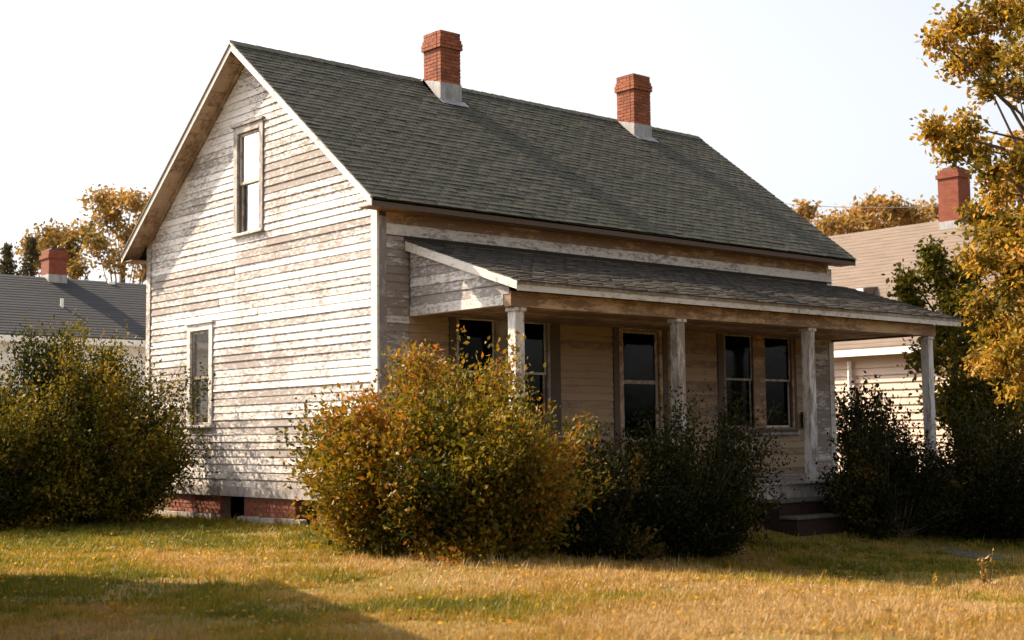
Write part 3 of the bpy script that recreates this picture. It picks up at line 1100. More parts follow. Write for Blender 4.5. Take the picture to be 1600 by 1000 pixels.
# floor boards running out from the wall, joist skirt below
x = 0.52
rr = random.Random(77)
while x < 12.1:
    MB().box(x, min(x + 0.142, 12.12), -2.66 + rr.uniform(-0.012, 0.012), -0.052, 0.585, 0.612).build('floor_board', M['casing'], ROOT)
    x += 0.146
MB().box(0.55, 12.1, -2.60, -2.56, 0.34, 0.583).build('porch_skirt', M['casing'], ROOT)
for px in (0.80, 4.375, 7.2, 11.90):
    g = gz(px, -2.4)
    MB().box(px - 0.2, px + 0.2, -2.55, -2.15, g - 0.2, 0.34).build('porch_pier', M['brick_low'], ROOT)
# brick steps with stone treads
m = MB()
steps = MB()
g = gz(7.6, -3.3)
steps.box(6.22, 7.45, -2.98, -2.64, g - 0.3, 0.285)
steps.box(6.22, 7.45, -3.34, -2.985, g - 0.3, 0.02)
st = steps.build('porch_steps', M['step_brick'], ROOT)
for z, ya, yb in ((0.29, -3.02, -2.662), (0.025, -3.38, -2.99)):
    MB().box(6.18, 7.49, ya, yb, z, z + 0.05).build('tread', M['step_stone'], st, bevel=0.008)

# ------------------------------------------------------------------ neighbouring houses
def plain_house(name, label, x0, x1, y0, y1, axis, eave, ridge, wall_m, roof_m, ov=0.35, rot=None, group=None, brd=0.2):
    """a simple gabled house with lapped cladding; axis = direction of its ridge"""
    root = empty(name, rot[0] if rot else (x0, y0, 0), rot[1] if rot else 0)
    tag(root, label, 'house', group)
    ox, oy = (0, 0) if rot else (x0, y0)
    lx, ly = x1 - x0, y1 - y0
    if axis == 'x':
        ln, wd = lx, ly
        fn = lambda u, v, d: (d, u, v)
    else:
        ln, wd = ly, lx
        fn = lambda u, v, d: (u, d, v)
    sl = (ridge - eave) / (wd / 2 + ov)
    top = lambda u: ridge - sl * abs(u - wd / 2)
    m = MB()
    m.prism([(0, -0.8), (wd, -0.8), (wd, top(wd) - 0.08), (wd / 2, ridge - 0.08), (0, top(0) - 0.08)], fn, 0, ln)
    wall = m.build('wall', wall_m, root)
    m = MB()
    for s in (-1, 1):
        e = -ov if s < 0 else wd + ov
        m.prism([(wd / 2, ridge), (e, eave), (e, eave - 0.07), (wd / 2, ridge - 0.07)], fn, -ov, ln + ov)
    rf = m.build('roof', roof_m, root)
    m = MB()
    slen = math.hypot(wd / 2 + ov, ridge - eave)
    nc = int(slen / 0.17)
    for s in (-1, 1):
        e = -ov if s < 0 else wd + ov
        for k in range(nc):
            f0, f1 = k / nc, (k + 1) / nc
            ua, ub = e + (wd / 2 - e) * f0, e + (wd / 2 - e) * f1
            za, zb_ = eave + (ridge - eave) * f0, eave + (ridge - eave) * f1
            m.prism([(ua, za + 0.001), (ub, zb_ + 0.001), (ub, zb_ + 0.004), (ua, za + 0.016)], fn, -ov - 0.02, ln + ov + 0.02)
    tag(m.build('shingle_courses', roof_m, rf), kind='stuff')
    for s in (-1, 1):
        e = -ov - 0.025 if s < 0 else wd + ov + 0.025
        f = e + 0.022 * (1 if s < 0 else -1)
        m = MB()
        m.prism([(e, eave - 0.03), (f, eave - 0.03), (f, eave - 0.21), (e, eave - 0.21)], fn, -ov, ln + ov)
        m.build('fascia_board', M['white_trim'], root)
    return root, wall, rf, fn, top, ln, wd


def lap_boards(root, fn2, u0, u1, z0, z1, mat, exp=0.2):
    z = z0
    while z < z1:
        m = MB()
        m.hexa([fn2(u0, z, 0.003), fn2(u1, z, 0.003), fn2(u1, z, 0.05), fn2(u0, z, 0.05), fn2(u0, z + exp, 0.003), fn2(u1, z + exp, 0.003), fn2(u1, z + exp, 0.012), fn2(u0, z + exp, 0.012)])
        m.build('siding_board', mat, root)
        z += exp


def far_chimney(root, x0, x1, y0, y1, z0, z1, mat=None, fl=0.85):
    m = MB()
    m.box(x0, x1, y0, y1, z0, z1)
    c = m.build('chimney', mat or M['chimney_far'], root, bevel=0.006)
    MB().box(x0 - 0.04, x1 + 0.04, y0 - 0.04, y1 + 0.04, z1 - 0.26, z1 - 0.14).build('corbel', mat or M['chimney_far'], c)
    MB().box(x0 - 0.012, x1 + 0.012, y0 - 0.012, y1 + 0.012, z0, z0 + fl).build('flashing', M['lead'], c)
    MB().box(x0 + 0.1, x1 - 0.1, y0 + 0.1, y1 - 0.1, z1 + 0.002, z1 + 0.06).build('flue', M['black_metal'], c)
    return c


def far_window(root, fn2, u0, u1, v0, v1):
    m = MB()
    ring(m, fn2, u0, u1, v0, v1, 0.09, 0.09, 0.07, 0.1, 0.003, 0.06)
    w = m.build('window', M['white_trim'], root)
    mid = (v0 + v1) / 2
    m = MB()
    m.prism([(u0 + 0.09, mid - 0.025), (u1 - 0.09, mid - 0.025), (u1 - 0.09, mid + 0.025), (u0 + 0.09, mid + 0.025)], fn2, 0.003, 0.04)
    m.build('meeting_rail', M['white_trim'], w)
    m = MB()
    m.prism([(u0 + 0.09, v0 + 0.07), (u1 - 0.09, v0 + 0.07), (u1 - 0.09, v1 - 0.1), (u0 + 0.09, v1 - 0.1)], fn2, 0.004, 0.018)
    m.build('pane', M['glass_far'], w)
    return w


t = NT('far_pane')
t.bsdf((0.05, 0.05, 0.055), 0.08, None, 0.7)
M['glass_far'] = t.m

# beyond on the left: low house with a dark roof, ridge along x
hl, wall, rf, fn, top, ln, wd = plain_house('neighbour_house', 'white house with dark blue-grey roof and one red chimney beyond the leafy bush', -9.0, 14.0, 19.35, 25.65, 'x', 4.39, 6.43, M['white_siding'], M['dark_roof'])
lap_boards(hl, lambda u, v, d: (u, -d, v), 0.1, 22.9, 0.3, 4.15, M['white_siding'], 0.24)
far_chimney(hl, 12.78, 13.34, 2.85, 3.45, 5.9, 7.25, fl=0.6)
far_window(hl, lambda u, v, d: (u, -d - 0.04, v), 8.2, 9.2, 1.6, 3.4)
MB().tube([(12.57, 1.35, 5.2), (12.57, 1.35, 5.62)], [0.05, 0.05]).build('vent_pipe', M['white_trim'], hl)
MB().box(14.75, 14.95, 2.98, 3.1, 6.32, 6.42).build('roof_vent', M['white_trim'], hl)

# beyond on the right: taller house with a faded tan roof sloping this way, ridge along y
hr, wall, rf, fn, top, ln, wd = plain_house('neighbour_house', 'pale pink house with steep faded tan roof and small roof window behind the porch', 18.75, 26.25, -1.0, 14.0, 'y', 3.72, 7.55, M['pale_siding'], M['pink_roof'])
lap_boards(hr, lambda u, v, d: (-d, u, v), 0.1, 14.9, 0.2, 3.45, M['pale_siding'], 0.2)
c = far_chimney(hr, 3.4, 4.05, 3.75, 4.40, 6.6, 8.95)
# small dormer window standing on the roof slope
m = MB()
ys, xs = 5.35, 1.05
zr_ = lambda xx: 7.55 - (7.55 - 3.72) / (3.75 + 0.35) * abs(xx - 3.75)
m.prism([(0.95, zr_(0.95) - 0.05), (0.95, zr_(0.95) + 0.56), (1.6, zr_(1.6) + 0.02), (1.6, zr_(1.6) - 0.08)], lambda u, v, d: (u, d, v), ys - 0.04, ys + 0.60)
m.build('dormer', M['pink_roof'], hr)
far_window(hr, lambda u, v, d: (0.947 - d, u, v), ys - 0.02, ys + 0.58, zr_(0.95) + 0.05, zr_(0.95) + 0.54)
MB().tube([(-0.12, 5.15, 0.2), (-0.12, 5.15, 3.4)], [0.06, 0.06]).build('downspout', M['white_trim'], hr)

# nearer on the left, just outside the frame: the house whose shadow lies on the lawn
P = Vector((-7.70, -0.25, 0))
ang = math.atan2(-0.954, -0.30)         # its length runs along this direction
B = Vector((math.cos(ang), math.sin(ang), 0))
N = Vector((B.y, -B.x, 0))              # to its left side
hn, wall, rf, fn, top, ln, wd = plain_house('neighbour_house', 'grey house beside the lawn whose shadow falls over the front grass', 0, 9.0, 0, 6.5, 'x', 4.45, 6.4, M['white_siding'], M['dark_roof'], ov=0.25, rot=(P + N * 0 + Vector((0, 0, 0)), ang))
# the house spreads to the side away from the old house
hn.rotation_euler = (0, 0, ang)
side = Matrix.Rotation(ang, 3, 'Z') @ Vector((0, 1, 0))
if side.x > 0:
    hn.location = P - side * 6.5
far_window(hn, lambda u, v, d: (u, 6.5 + d, v), 2.0, 3.0, 1.3, 3.1)
far_window(hn, lambda u, v, d: (u, 6.5 + d, v), 5.6, 6.6, 1.3, 3.1)

# ------------------------------------------------------------------ foliage
def leaf_mesh(name, cen, dirs, size, tone, mat, parent=None, rng=None, wid=0.55, droop=0.0):
    """one folded leaf (two triangles) for every point"""
    n = len(cen)
    d = dirs / np.linalg.norm(dirs, axis=1, keepdims=True)
    ref = rng.normal(size=(n, 3))
    s = np.cross(d, ref)
    s /= np.linalg.norm(s, axis=1, keepdims=True) + 1e-9
    nn = np.cross(s, d)
    sz = size[:, None]
    a = cen
    tip = cen + d * sz
    mid = cen + d * sz * 0.45 + nn * sz * 0.10
    l = mid + s * sz * wid * 0.5
    rr_ = mid - s * sz * wid * 0.5
    v = np.stack([a, l, tip, rr_], 1).reshape(-1, 3)
    base = (np.arange(n) * 4)[:, None]
    tri = np.concatenate([base + np.array([0, 1, 2]), base + np.array([0, 2, 3])], 1).reshape(-1)
    me = bpy.data.meshes.new(name)
    me.vertices.add(len(v))
    me.vertices.foreach_set('co', v.ravel())
    me.loops.add(len(tri))
    me.loops.foreach_set('vertex_index', tri.astype(np.int32))
    nf = len(tri) // 3
    me.polygons.add(nf)
    me.polygons.foreach_set('loop_start', (np.arange(nf) * 3).astype(np.int32))
    me.update(calc_edges=True)
    at = me.attributes.new('tone', 'FLOAT', 'POINT')
    at.data.foreach_set('value', np.repeat(np.clip(tone, 0, 1), 4).astype(np.float32))
    return link_mesh(name, me, mat, parent)


def bush(name, label, cx, cy, rx, ry, h, mat, seed, n_shoot=700, leaf=0.06, per=34, tone0=0.45, tone_var=0.25, lobes=(), ragged=0.22, group=None, cat='bush', n_stem=9, low=0.05, fill=0.62, clump=22):
    """shrub: shoots fan out of the base to an uneven envelope and carry leaves along their outer part"""
    rng = np.random.default_rng(seed)
    z0 = gz(cx, cy)
    root = empty(name, (cx, cy, z0))
    tag(root, label, cat, group)
    # envelope: base ellipsoid with lobes
    K = [(rng.normal(size=3), rng.uniform(2, 5), rng.uniform(0, 6.28)) for _ in range(7)]

    def env(d):
        w = np.zeros(len(d))
        for k, f, ph in K:
            w += np.sin((d @ (k / np.linalg.norm(k))) * f * 1.6 + ph)
        return 1.0 + ragged * 0.45 * w / 2.2
    n_main = max(20, n_shoot // clump)
    dz = rng.uniform(-0.72, 1.0, n_main)
    da = rng.random(n_main) * 6.283
    d = np.stack([np.cos(da) * np.sqrt(1 - dz ** 2), np.sin(da) * np.sqrt(1 - dz ** 2), dz], 1)
    reach = env(d) * (0.66 + 0.36 * rng.random(n_main) ** 0.6)
    reach = np.where(rng.random(n_main) < 0.10, reach * rng.uniform(1.06, 1.22, n_main), reach)
    cz = h * 0.42
    mtip = d * reach[:, None] * np.array([rx, ry, h * 0.58]) + np.array([0, 0, cz])
    per_main = n_shoot // n_main
    idx = np.repeat(np.arange(n_main), per_main)
    sp = rng.normal(size=(len(idx), 3)) * 0.19 * (h / 2.6) ** 0.5
    tip = mtip[idx] * (0.74 + 0.28 * rng.random(len(idx)))[:, None] + sp
    tip[:, 2] = np.maximum(tip[:, 2] , low + 0.10 * rng.random(len(idx)))
    main_tone = rng.normal(0, tone_var, n_main)[idx]
    for (lx, ly, lz, lr, ln_) in lobes:
        k = int(ln_)
        dd = rng.normal(size=(k, 3))
        dd /= np.linalg.norm(dd, axis=1, keepdims=True)
        main_tone = np.concatenate([main_tone, np.full(k, rng.normal(0, tone_var))])
        tip = np.concatenate([tip, np.array([lx, ly, lz]) + dd * lr * rng.random(k)[:, None] ** 0.5])
    n = len(tip)
    root_p = tip * np.array([0.12, 0.12, 0.0]) + rng.normal(size=(n, 3)) * np.array([0.12, 0.12, 0.02])
    midp = tip * np.array([0.62, 0.62, 0.55]) + rng.normal(size=(n, 3)) * 0.10
    t = 1 - rng.random((n, per)) ** 1.1 * fill
    tt = t[..., None]
    P0, P1, P2 = root_p[:, None], midp[:, None], tip[:, None]
    pts = (1 - tt) ** 2 * P0 + 2 * tt * (1 - tt) * P1 + tt ** 2 * P2
    tang = 2 * (1 - tt) * (P1 - P0) + 2 * tt * (P2 - P1)
    tang /= np.linalg.norm(tang, axis=2, keepdims=True) + 1e-9
    spread = 0.045 + 0.05 * rng.random((n, 1, 1))
    pts = pts + rng.normal(size=pts.shape) * spread
    pts[..., 2] = np.maximum(pts[..., 2], 0.02)
    dirs = tang * 0.7 + rng.normal(size=pts.shape) * 0.75 + np.array([0, 0, 0.12])
    tn = np.clip(tone0 + main_tone + rng.normal(0, 0.08, n), 0, 1)[:, None] + rng.normal(0, 0.17, (n, per))
    q = pts.reshape(-1, 3)
    sz = leaf * (0.45 + 1.0 * rng.random(len(q)) ** 1.3)
    leaf_mesh('foliage', q, dirs.reshape(-1, 3), sz, tn.ravel(), mat, root, rng)
    m = MB()
    pick = rng.choice(n, min(n_stem * 18, n), replace=False)
    for i in pick:
        ps = [tuple((1 - s) ** 2 * root_p[i] + 2 * s * (1 - s) * midp[i] + s * s * tip[i]) for s in (0, 0.25, 0.5, 0.75, 0.97)]
        ps[0] = (ps[0][0], ps[0][1], -0.05)
        rr0 = rng.uniform(0.006, 0.018)
        m.tube(ps, [rr0, rr0 * 0.85, rr0 * 0.6, rr0 * 0.4, 0.003], 5)
    m.build('stem', M['stem'], root)
    return root


def clump_tree(name, label, base, trunk_top, r0, clumps, mat, seed, leaf, n_per_m3, cat='tree', group=None, tone0=0.5, tone_var=0.2, limb_r=0.05, flat=0.75, cap=4500):
    """tree with its own limbs: each limb runs to a clump of twigs that carry leaves"""
    rng = np.random.default_rng(seed)
    root = empty(name, base)
    tag(root, label, cat, group)
    b = np.array(base)
    tt = np.array(trunk_top) - b
    m = MB()
    bend = rng.normal(size=3) * 0.12
    tp = [(0, 0, -0.3), tuple(tt * 0.3 + bend), tuple(tt * 0.65 - bend * 0.5), tuple(tt)]
    m.tube(tp, [r0 * 1.25, r0, r0 * 0.8, r0 * 0.45], 10)
    m.build('trunk', M['bark'], root, smooth=True)
    m = MB()
    L_, D_, S_, T_ = [], [], [], []
    for (x, y, z, r) in clumps:
        c = np.array([x, y, z]) - b
        s = np.clip(rng.uniform(0.35, 0.95), 0, 1)
        st = tt * s
        if st[2] > c[2] - 0.2:
            st = tt * max(0.3, min(0.95, (c[2] - 0.6) / max(tt[2], 0.1)))
        mid = (st + c) / 2 + np.array([0, 0, 0.12 * np.linalg.norm(c - st)]) + rng.normal(size=3) * 0.08
        m.tube([tuple(st), tuple(mid), tuple(c)], [limb_r, limb_r * 0.6, limb_r * 0.22], 6)
        # twigs
        nt = int(max(8, min(260, 26 * (r / leaf / 6.0) ** 1.5)))
        dd = rng.normal(size=(nt, 3))
        dd /= np.linalg.norm(dd, axis=1, keepdims=True)
        dd[:, 2] *= flat
        tipp = c + dd * (r * (0.35 + 0.75 * rng.random(nt)))[:, None]
        per = int(max(8, min(46, cap / max(nt, 1))))
        f = 1 - rng.random((nt, per)) ** 1.2 * 0.6
        pts = c + (tipp - c)[:, None] * f[..., None] + rng.normal(size=(nt, per, 3)) * leaf * 1.1
        dirs = (tipp - c)[:, None] / r + rng.normal(size=(nt, per, 3)) * 0.8 + np.array([0, 0, -0.25])
        for k in range(0, nt, 5):
            m.tube([tuple(c), tuple((c + tipp[k]) / 2 + rng.normal(size=3) * 0.03), tuple(tipp[k])], [limb_r * 0.2, limb_r * 0.13, 0.004], 4)
        tn = np.clip(rng.normal(tone0, tone_var, nt), 0, 1)[:, None] + rng.normal(0, 0.10, (nt, per))
        L_.append(pts.reshape(-1, 3))
        D_.append(dirs.reshape(-1, 3))
        T_.append(tn.ravel())
    m.build('branch', M['bark'], root)
    q = np.concatenate(L_)
    sz = leaf * (0.6 + 0.8 * rng.random(len(q)))
    leaf_mesh('crown', q, np.concatenate(D_), sz, np.concatenate(T_), mat, root, rng, wid=0.6)
    return root


# the big autumn bush at the corner of the porch
bush('autumn_bush', 'large round bush with orange and olive leaves at the near porch corner', -1.3, -3.4, 1.85, 1.85, 2.62, M['leaf_bush'], 141, n_shoot=3200, leaf=0.074, per=40, tone0=0.52, tone_var=0.20, fill=0.50, clump=30,
     lobes=((0.6, 1.0, 2.3, 0.3, 40), (-0.1, 0.9, 2.5, 0.3, 40), (-0.3, 0.2, 2.6, 0.25, 40), (1.75, 0.3, 1.45, 0.25, 40), (2.2, -0.15, 1.58, 0.10, 10), (2.45, -0.3, 1.68, 0.06, 6), (-1.5, 0.6, 1.9, 0.25, 30), (-1.3, 0.2, 2.0, 0.2, 24)), ragged=0.4)
bush('dark_bush', 'dark shaded bush growing along the porch front beside the steps', 2.95, -3.75, 1.75, 1.2, 2.45, M['leaf_shade'], 102, n_shoot=1600, leaf=0.058, per=38, tone0=0.42, ragged=0.3)
bush('low_bush', 'low dark bush in the shade between the orange bush and the dark bush', 1.15, -3.7, 1.1, 1.0, 1.75, M['leaf_shade'], 103, n_shoot=800, leaf=0.065, per=30, tone0=0.6)
# left bush by the gable
bush('leafy_bush', 'tall olive bush against the far end of the gable wall', -2.2, 6.2, 1.9, 1.85, 3.6, M['leaf_green'], 104, n_shoot=2600, leaf=0.07, per=42, tone0=0.45, lobes=((-0.2, 0.2, 3.4, 0.45, 90), (-0.9, 0.0, 3.3, 0.4, 70), (0.5, -0.2, 3.1, 0.35, 60)), ragged=0.22, fill=0.52, clump=30)
bush('leafy_bush', 'yellow green bush standing farther from the gable at the lawn edge', -4.1, 6.2, 1.7, 1.6, 3.0, M['leaf_green'], 105, n_shoot=2000, leaf=0.070, per=40, tone0=0.55, ragged=0.22, fill=0.52, clump=30)
# the dark thicket right of the steps
bush('dark_bush', 'dark bush in deep shade directly right of the steps', 8.4, -3.75, 1.5, 1.0, 2.3, M['leaf_shade'], 106, n_shoot=900, leaf=0.07, per=30, tone0=0.35)
bush('dark_bush', 'broad dark bush before the far porch post', 10.6, -4.4, 1.8, 1.3, 2.5, M['leaf_shade'], 107, n_shoot=1300, leaf=0.07, per=30, tone0=0.38)
bush('dark_bush', 'dark bush under the golden tree', 11.2, -6.9, 1.9, 1.5, 2.7, M['leaf_shade'], 108, n_shoot=1500, leaf=0.07, per=30, tone0=0.4)
bush('dark_bush', 'tallest dark bush behind the golden tree', 14.2, -6.0, 1.9, 1.7, 3.6, M['leaf_shade'], 111, n_shoot=1500, leaf=0.08, per=30, tone0=0.42)
bush('vine_shrub', 'thin tangled shrub seen through the far end of the porch', 14.2, 0.8, 1.1, 1.0, 3.2, M['leaf_shade'], 109, n_shoot=420, leaf=0.10, per=26, tone0=0.4, ragged=0.45, cat='shrub')
bush('vine_shrub', 'loose shrub before the pale pink siding beside the far porch post', 16.0, -1.2, 1.3, 1.0, 2.6, M['leaf_shade'], 110, n_shoot=520, leaf=0.10, per=26, tone0=0.5, ragged=0.45, cat='shrub')


def world_at(px, py, D):
    d = CF * 2124.3 + CR * (px - 800) - CU * (py - 500)
    d.normalize()
    p = CP + d * D
    return (p.x, p.y, p.z)


rr = random.Random(5)


def cl(lst, D, spread):
    out = []
    for px, py, rp in lst:
        dd = D + rr.uniform(-spread, spread)
        out.append((*world_at(px, py, dd), rp / 2124.3 * dd))
    return out


gold = [(1468, 62, 24), (1500, 40, 34), (1550, 25, 45), (1605, 20, 60), (1500, 95, 30), (1548, 85, 44), (1610, 85, 55), (1660, 0, 80), (1690, 90, 80), (1540, 138, 18), (1590, 135, 18),
        (1462, 205, 15), (1488, 216, 14), (1512, 198, 13), (1484, 238, 9), (1530, 235, 10),
        (1660, 220, 55), (1590, 262, 26), (1560, 300, 26), (1620, 320, 50), (1560, 350, 28), (1605, 400, 42), (1660, 360, 70), (1575, 450, 32), (1630, 470, 50), (1600, 545, 36), (1680, 560, 70), (1562, 405, 22), (1710, 250, 80), (1710, 440, 80), (1555, 520, 22),
        (1590, 232, 26), (1552, 268, 22), (1605, 285, 36), (1528, 335, 26), (1590, 365, 40), (1530, 405, 30), (1605, 440, 46), (1540, 475, 36), (1595, 512, 42), (1530, 560, 30), (1605, 592, 42), (1545, 375, 30), (1570, 560, 34)]
tb = world_at(1690, 820, 21.5)
tg = (tb[0], tb[1], gz(tb[0], tb[1]))
clump_tree('golden_tree', 'golden autumn tree reaching in at the right edge', tg, (tg[0] - 0.2, tg[1] - 0.3, 6.6), 0.17, cl(gold, 20.5, 1.5), M['leaf_gold'], 201, 0.085, 1, tone0=0.40, tone_var=0.28, limb_r=0.035, cap=1500)
mid_t = [(1420, 440, 26), (1448, 415, 22), (1475, 440, 36), (1430, 480, 32), (1500, 480, 40), (1470, 520, 38), (1510, 430, 30), (1535, 540, 50), (1495, 560, 40), (1550, 600, 60), (1500, 620, 50), (1590, 620, 60), (1410, 460, 22), (1460, 395, 16), (1515, 505, 40), (1450, 560, 34), (1560, 660, 60), (1480, 640, 40)]
tb = world_at(1500, 760, 33)
clump_tree('small_tree', 'dark olive small tree behind the far end of the porch', (tb[0], tb[1], gz(tb[0], tb[1])), (tb[0], tb[1], 4.6), 0.12, cl(mid_t, 32, 1.2), M['leaf_green'], 202, 0.12, 1, tone0=0.55, limb_r=0.035, cap=1100)
far_r = [(1290, 352, 18), (1315, 345, 20), (1345, 335, 22), (1362, 322, 14), (1330, 356, 22), (1360, 350, 22), (1395, 325, 9), (1402, 340, 7), (1425, 335, 9), (1380, 355, 18), (1455, 330, 12), (1300, 365, 20), (1440, 350, 14), (1256, 332, 7)]
tb = world_at(1350, 560, 58)
clump_tree('far_tree', 'orange tree top beyond the tan roof', (tb[0], tb[1], 0), (tb[0], tb[1], 8.5), 0.2, cl(far_r, 58, 2), M['leaf_far'], 203, 0.20, 1, tone0=0.66, limb_r=0.035, cap=420)
far_l = [(150, 310, 18), (180, 320, 26), (210, 315, 22), (165, 345, 26), (200, 360, 30), (225, 340, 26), (150, 375, 24), (215, 390, 30), (180, 405, 30), (245, 370, 30), (130, 420, 20), (230, 425, 24), (250, 320, 24)]
tb = world_at(190, 560, 62)
clump_tree('far_tree', 'tall orange tree directly behind the left corner of the old house', (tb[0], tb[1], 0), (tb[0], tb[1], 9.5), 0.25, cl(far_l, 62, 2.5), M['leaf_far'], 204, 0.20, 1, tone0=0.5, limb_r=0.05, cap=480)
far_l2 = [(95, 365, 20), (70, 372, 18), (115, 380, 20), (90, 395, 22), (130, 360, 16), (60, 395, 20), (110, 405, 22), (75, 415, 20), (48, 385, 12)]
tb = world_at(90, 560, 66)
clump_tree('far_tree', 'broad olive tree behind the red chimney of the dark roof', (tb[0], tb[1], 0), (tb[0], tb[1], 8.0), 0.25, cl(far_l2, 66, 2), M['leaf_far'], 205, 0.20, 1, tone0=0.36, limb_r=0.05, cap=480)


def conifer(label, px, top_py, D, rad, seed):
    rng = np.random.default_rng(seed)
    tb = world_at(px, 600, D)
    top = world_at(px, top_py, D)[2]
    root = empty('conifer', (tb[0], tb[1], 0))
    tag(root, label, 'tree', 'conifers beyond the dark roof')
    MB().tube([(0, 0, -0.3), (0, 0, top * 0.6), (0, 0, top)], [0.18, 0.1, 0.02], 8).build('trunk', M['bark'], root)
    n = 120
    hh = rng.random(n) ** 0.8
    ang_ = rng.random(n) * 6.28
    rad_ = rad * (1 - hh) ** 0.85 * (0.6 + 0.5 * rng.random(n)) + 0.08
    z = top * (0.2 + 0.8 * hh)
    tips = np.stack([np.cos(ang_) * rad_, np.sin(ang_) * rad_, z - rad_ * 0.25], 1)
    base = np.stack([np.zeros(n), np.zeros(n), z], 1)
    f = rng.random((n, 26, 1)) ** 0.7
    pts = base[:, None] + (tips - base)[:, None] * f + rng.normal(size=(n, 26, 3)) * 0.07
    dirs = (tips - base)[:, None] + rng.normal(size=pts.shape) * 0.4 * rad
    q = pts.reshape(-1, 3)
    leaf_mesh('crown', q, dirs.reshape(-1, 3), 0.22 * (0.6 + 0.8 * rng.random(len(q))), rng.random(len(q)), M['needle'], root, rng, wid=0.35)


conifer('dark pointed conifer left of the red chimney beyond the dark roof', 45, 368, 60, 1.5, 301)
conifer('smaller dark conifer at the left edge beyond the dark roof', 8, 385, 58, 1.6, 302)

# ------------------------------------------------------------------ lawn
def lawn():
    rng = np.random.default_rng(77)
    n = 760000
    D = 8.3 * (27.0 / 8.3) ** rng.random(n)
    lat = (rng.random(n) * 2 - 1) * (0.46 * D + 1.8)
    f2 = np.array([CF.x, CF.y])
    f2 /= np.linalg.norm(f2)
    r2 = np.array([f2[1], -f2[0]])
    x = CP.x + f2[0] * D + r2[0] * lat
    y = CP.y + f2[1] * D + r2[1] * lat
    # tufts: every blade belongs to a tuft with its own height, tone and lean
    nt = n // 9
    tid = rng.integers(0, nt, n)
    x, y, D = x[:nt][tid], y[:nt][tid], D[:nt][tid]
    x = x + rng.normal(size=n) * 0.035
    y = y + rng.normal(size=n) * 0.035
    t_h, t_tone = rng.random(nt)[tid], rng.normal(0, 0.15, nt)[tid]
    inside = (x > -0.02) & (x < 12.1) & (y > -2.6)
    steps_ = (x > 6.1) & (x < 7.9) & (y > -3.45)
    bare = (bumps(x * 3.1 + 9, y * 3.1 + 2) + 0.6 * bumps(x * 9.0, y * 9.0 + 4) > 0.95) & (rng.random(n) < 0.8)
    keep = ~(inside | steps_ | bare)
    x, y, D, t_h, t_tone = x[keep], y[keep], D[keep], t_h[keep], t_tone[keep]
    n = len(x)
    z = ground_z(x, y)
    patch = bumps(x * 1.6 + 3, y * 1.6) * 0.26 + bumps(y * 4.3 + 1, x * 4.3) * 0.17 + bumps(x * 11, y * 11 + 5) * 0.12
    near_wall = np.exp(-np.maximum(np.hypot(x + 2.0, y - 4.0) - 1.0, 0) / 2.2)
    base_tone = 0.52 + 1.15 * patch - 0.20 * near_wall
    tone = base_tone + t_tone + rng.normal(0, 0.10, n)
    tall = rng.random(n) < 0.04
    h = 0.018 + 0.018 * rng.random(n) + 0.042 * t_h ** 2.5 + 0.03 * np.clip(0.5 - base_tone, 0, 1) + np.where(tall, 0.06 * rng.random(n), 0)
    big = t_h > 0.97
    h = np.where(big, h * 1.7, h)
    # longer, uncut grass close to the wall and the bushes
    edge = np.exp(-np.maximum(-x, 0) / 0.5) * (y > -0.5) + np.exp(-np.abs(np.hypot(x + 0.95, y + 3.55) - 1.6) / 0.35) + np.exp(-np.abs(np.hypot((x - 3.3) / 1.5, y + 3.75) - 1.1) / 0.3)
    h = h * (1 + 1.1 * np.clip(edge, 0, 1) * rng.random(n))
    wdt = (0.0035 + 0.0035 * rng.random(n)) * (D / 11) ** 0.8
    a = rng.random(n) * 6.28
    lean = np.abs(rng.normal(0, 0.55, n)) + 0.1
    dx, dy = np.cos(a), np.sin(a)
    px_, py_ = -dy, dx
    v = np.empty((n, 3, 3))
    v[:, 0] = np.stack([x + px_ * wdt, y + py_ * wdt, z - 0.005], 1)
    v[:, 1] = np.stack([x - px_ * wdt, y - py_ * wdt, z - 0.005], 1)
    v[:, 2] = np.stack([x + dx * lean * h, y + dy * lean * h, z + h / np.sqrt(1 + 0.35 * lean ** 2)], 1)
    me = bpy.data.meshes.new('grass')
    me.vertices.add(n * 3)
    me.vertices.foreach_set('co', v.ravel())
    me.loops.add(n * 3)
    me.loops.foreach_set('vertex_index', np.arange(n * 3, dtype=np.int32))
    me.polygons.add(n)
    me.polygons.foreach_set('loop_start', (np.arange(n) * 3).astype(np.int32))
    me.update(calc_edges=True)
    at = me.attributes.new('tone', 'FLOAT', 'POINT')
    at.data.foreach_set('value', np.repeat(np.clip(tone, 0, 1), 3).astype(np.float32))
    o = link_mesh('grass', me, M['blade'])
    tag(o, kind='stuff')
    # fallen leaves
    k = 1900
    D = 8.6 * (22.0 / 8.6) ** rng.random(k)
    lat = (rng.random(k) * 2 - 1) * (0.43 * D)
    x = CP.x + f2[0] * D + r2[0] * lat
    y = CP.y + f2[1] * D + r2[1] * lat
    keep = ~((x > -0.02) & (x < 12.1) & (y > -2.6))
    x, y = x[keep], y[keep]
    q = np.stack([x, y, ground_z(x, y) + 0.03 + 0.03 * rng.random(len(x))], 1)
    dr = rng.normal(size=q.shape) * np.array([1, 1, 0.3])
    o = leaf_mesh('fallen_leaves', q, dr, 0.035 + 0.03 * rng.random(len(q)), 0.55 + 0.45 * rng.random(len(q)), M['leaf_gold'], None, rng)
    tag(o, kind='stuff')


lawn()

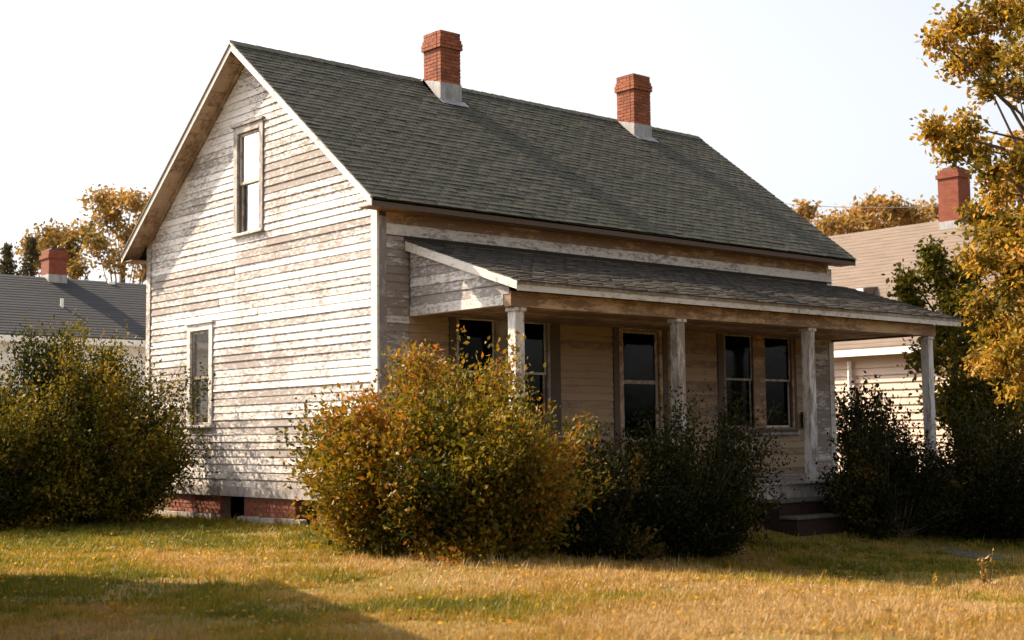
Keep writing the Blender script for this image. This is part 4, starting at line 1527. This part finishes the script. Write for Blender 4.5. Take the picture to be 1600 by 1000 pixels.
# weeds: tall stalks at the edge of the shade, and tufts by the steps
def weed(label, x, y, h, n, seed, mat, spread=0.06, leaf=0.05, tone0=0.6):
    rng = np.random.default_rng(seed)
    z0 = gz(x, y)
    root = empty('weed', (x, y, z0))
    tag(root, label, 'weed', 'weeds on the lawn')
    m = MB()
    P_, D_ = [], []
    for k in range(n):
        a = rng.random() * 6.28
        s = spread * rng.random()
        hh = h * rng.uniform(0.7, 1.0)
        b = np.array([math.cos(a) * s, math.sin(a) * s, -0.02])
        tp = b + np.array([math.cos(a) * s * 1.5, math.sin(a) * s * 1.5, hh])
        m.tube([tuple(b), tuple((b + tp) / 2 + rng.normal(size=3) * 0.01), tuple(tp)], [0.006, 0.005, 0.002], 5)
        for j in range(16):
            f = rng.uniform(0.15, 1.0)
            P_.append(b + (tp - b) * f)
            D_.append(rng.normal(size=3) + np.array([0, 0, 0.6]))
    m.build('stem', M['stem'], root)
    leaf_mesh('foliage', np.array(P_), np.array(D_), leaf * (0.6 + 0.8 * rng.random(len(P_))), np.clip(rng.normal(tone0, 0.15, len(P_)), 0, 1), mat, root, rng, wid=0.4)
    return root


p = world_at(1538, 850, 19.2)
weed('tall pale weed stalk standing in the shade at the right', p[0], p[1], 0.5, 5, 1, M['blade'], 0.05, 0.07, 0.7)
p = world_at(1310, 850, 18.5)
weed('low weed tuft in the shade beside the stone path', p[0], p[1], 0.22, 7, 2, M['leaf_green'], 0.15, 0.06, 0.5)
p = world_at(1462, 890, 18.0)
weed('small yellow weed at the edge of the shade', p[0], p[1], 0.2, 5, 3, M['blade'], 0.06, 0.06, 0.5)

# path: a few worn slab edges in the shaded grass
pp = empty('path', (0, 0, 0))
tag(pp, kind='structure')
for k, (px, py, px2, py2) in enumerate(((1362, 843, 1400, 846), (1403, 846, 1445, 851), (1480, 857, 1530, 861), (1534, 862, 1590, 868))):
    def gpt(a, b):
        d = CF * 2124.3 + CR * (a - 800) - CU * (b - 500)
        t_ = (-0.5 - CP.z) / d.z
        q = CP + d * t_
        return Vector((q.x, q.y, gz(q.x, q.y)))
    a, b = gpt(px, py), gpt(px2, py2)
    s = (b - a).normalized()
    n_ = Vector((s.y, -s.x, 0))
    if n_.y < 0:
        n_ = -n_
    w = 0.6
    a0, b0 = a, b
    zt = 0.02
    MB().hexa([(*a0.xy, a0.z - 0.1), (*b0.xy, b0.z - 0.1), (*(b0 + n_ * w).xy, b0.z - 0.1), (*(a0 + n_ * w).xy, a0.z - 0.1),
               (*a0.xy, a0.z + zt), (*b0.xy, b0.z + zt - 0.01), (*(b0 + n_ * w).xy, b0.z + zt), (*(a0 + n_ * w).xy, a0.z + zt)]).build('paving_stone', M['step_stone'], pp, bevel=0.01)

# power line running beyond the right end of the house
pl = empty('power_line', (0, 0, 0))
tag(pl, 'thin power line in the sky between the roof and the far chimney', 'cable')
a = Vector(world_at(1120, 305, 62))
b = Vector(world_at(1700, 300, 50))
pts = []
for k in range(25):
    f = k / 24
    q = a.lerp(b, f)
    q.z -= 0.55 * 4 * f * (1 - f)
    pts.append(tuple(q))
MB().tube(pts, [0.014] * 25, 5).build('wire', M['black_metal'], pl)
for q, lab in ((a, 'utility pole hidden behind the ridge of the old house'), (b, 'utility pole behind the golden tree')):
    up_ = empty('utility_pole', (q.x, q.y, 0))
    tag(up_, lab, 'pole', 'utility poles')
    MB().tube([(0, 0, -0.5), (0, 0, q.z + 0.1)], [0.14, 0.1], 8).build('pole', M['bark'], up_)
    MB().box(-0.9, 0.9, -0.06, 0.06, q.z - 0.16, q.z - 0.02).build('crossarm', M['bark'], up_)
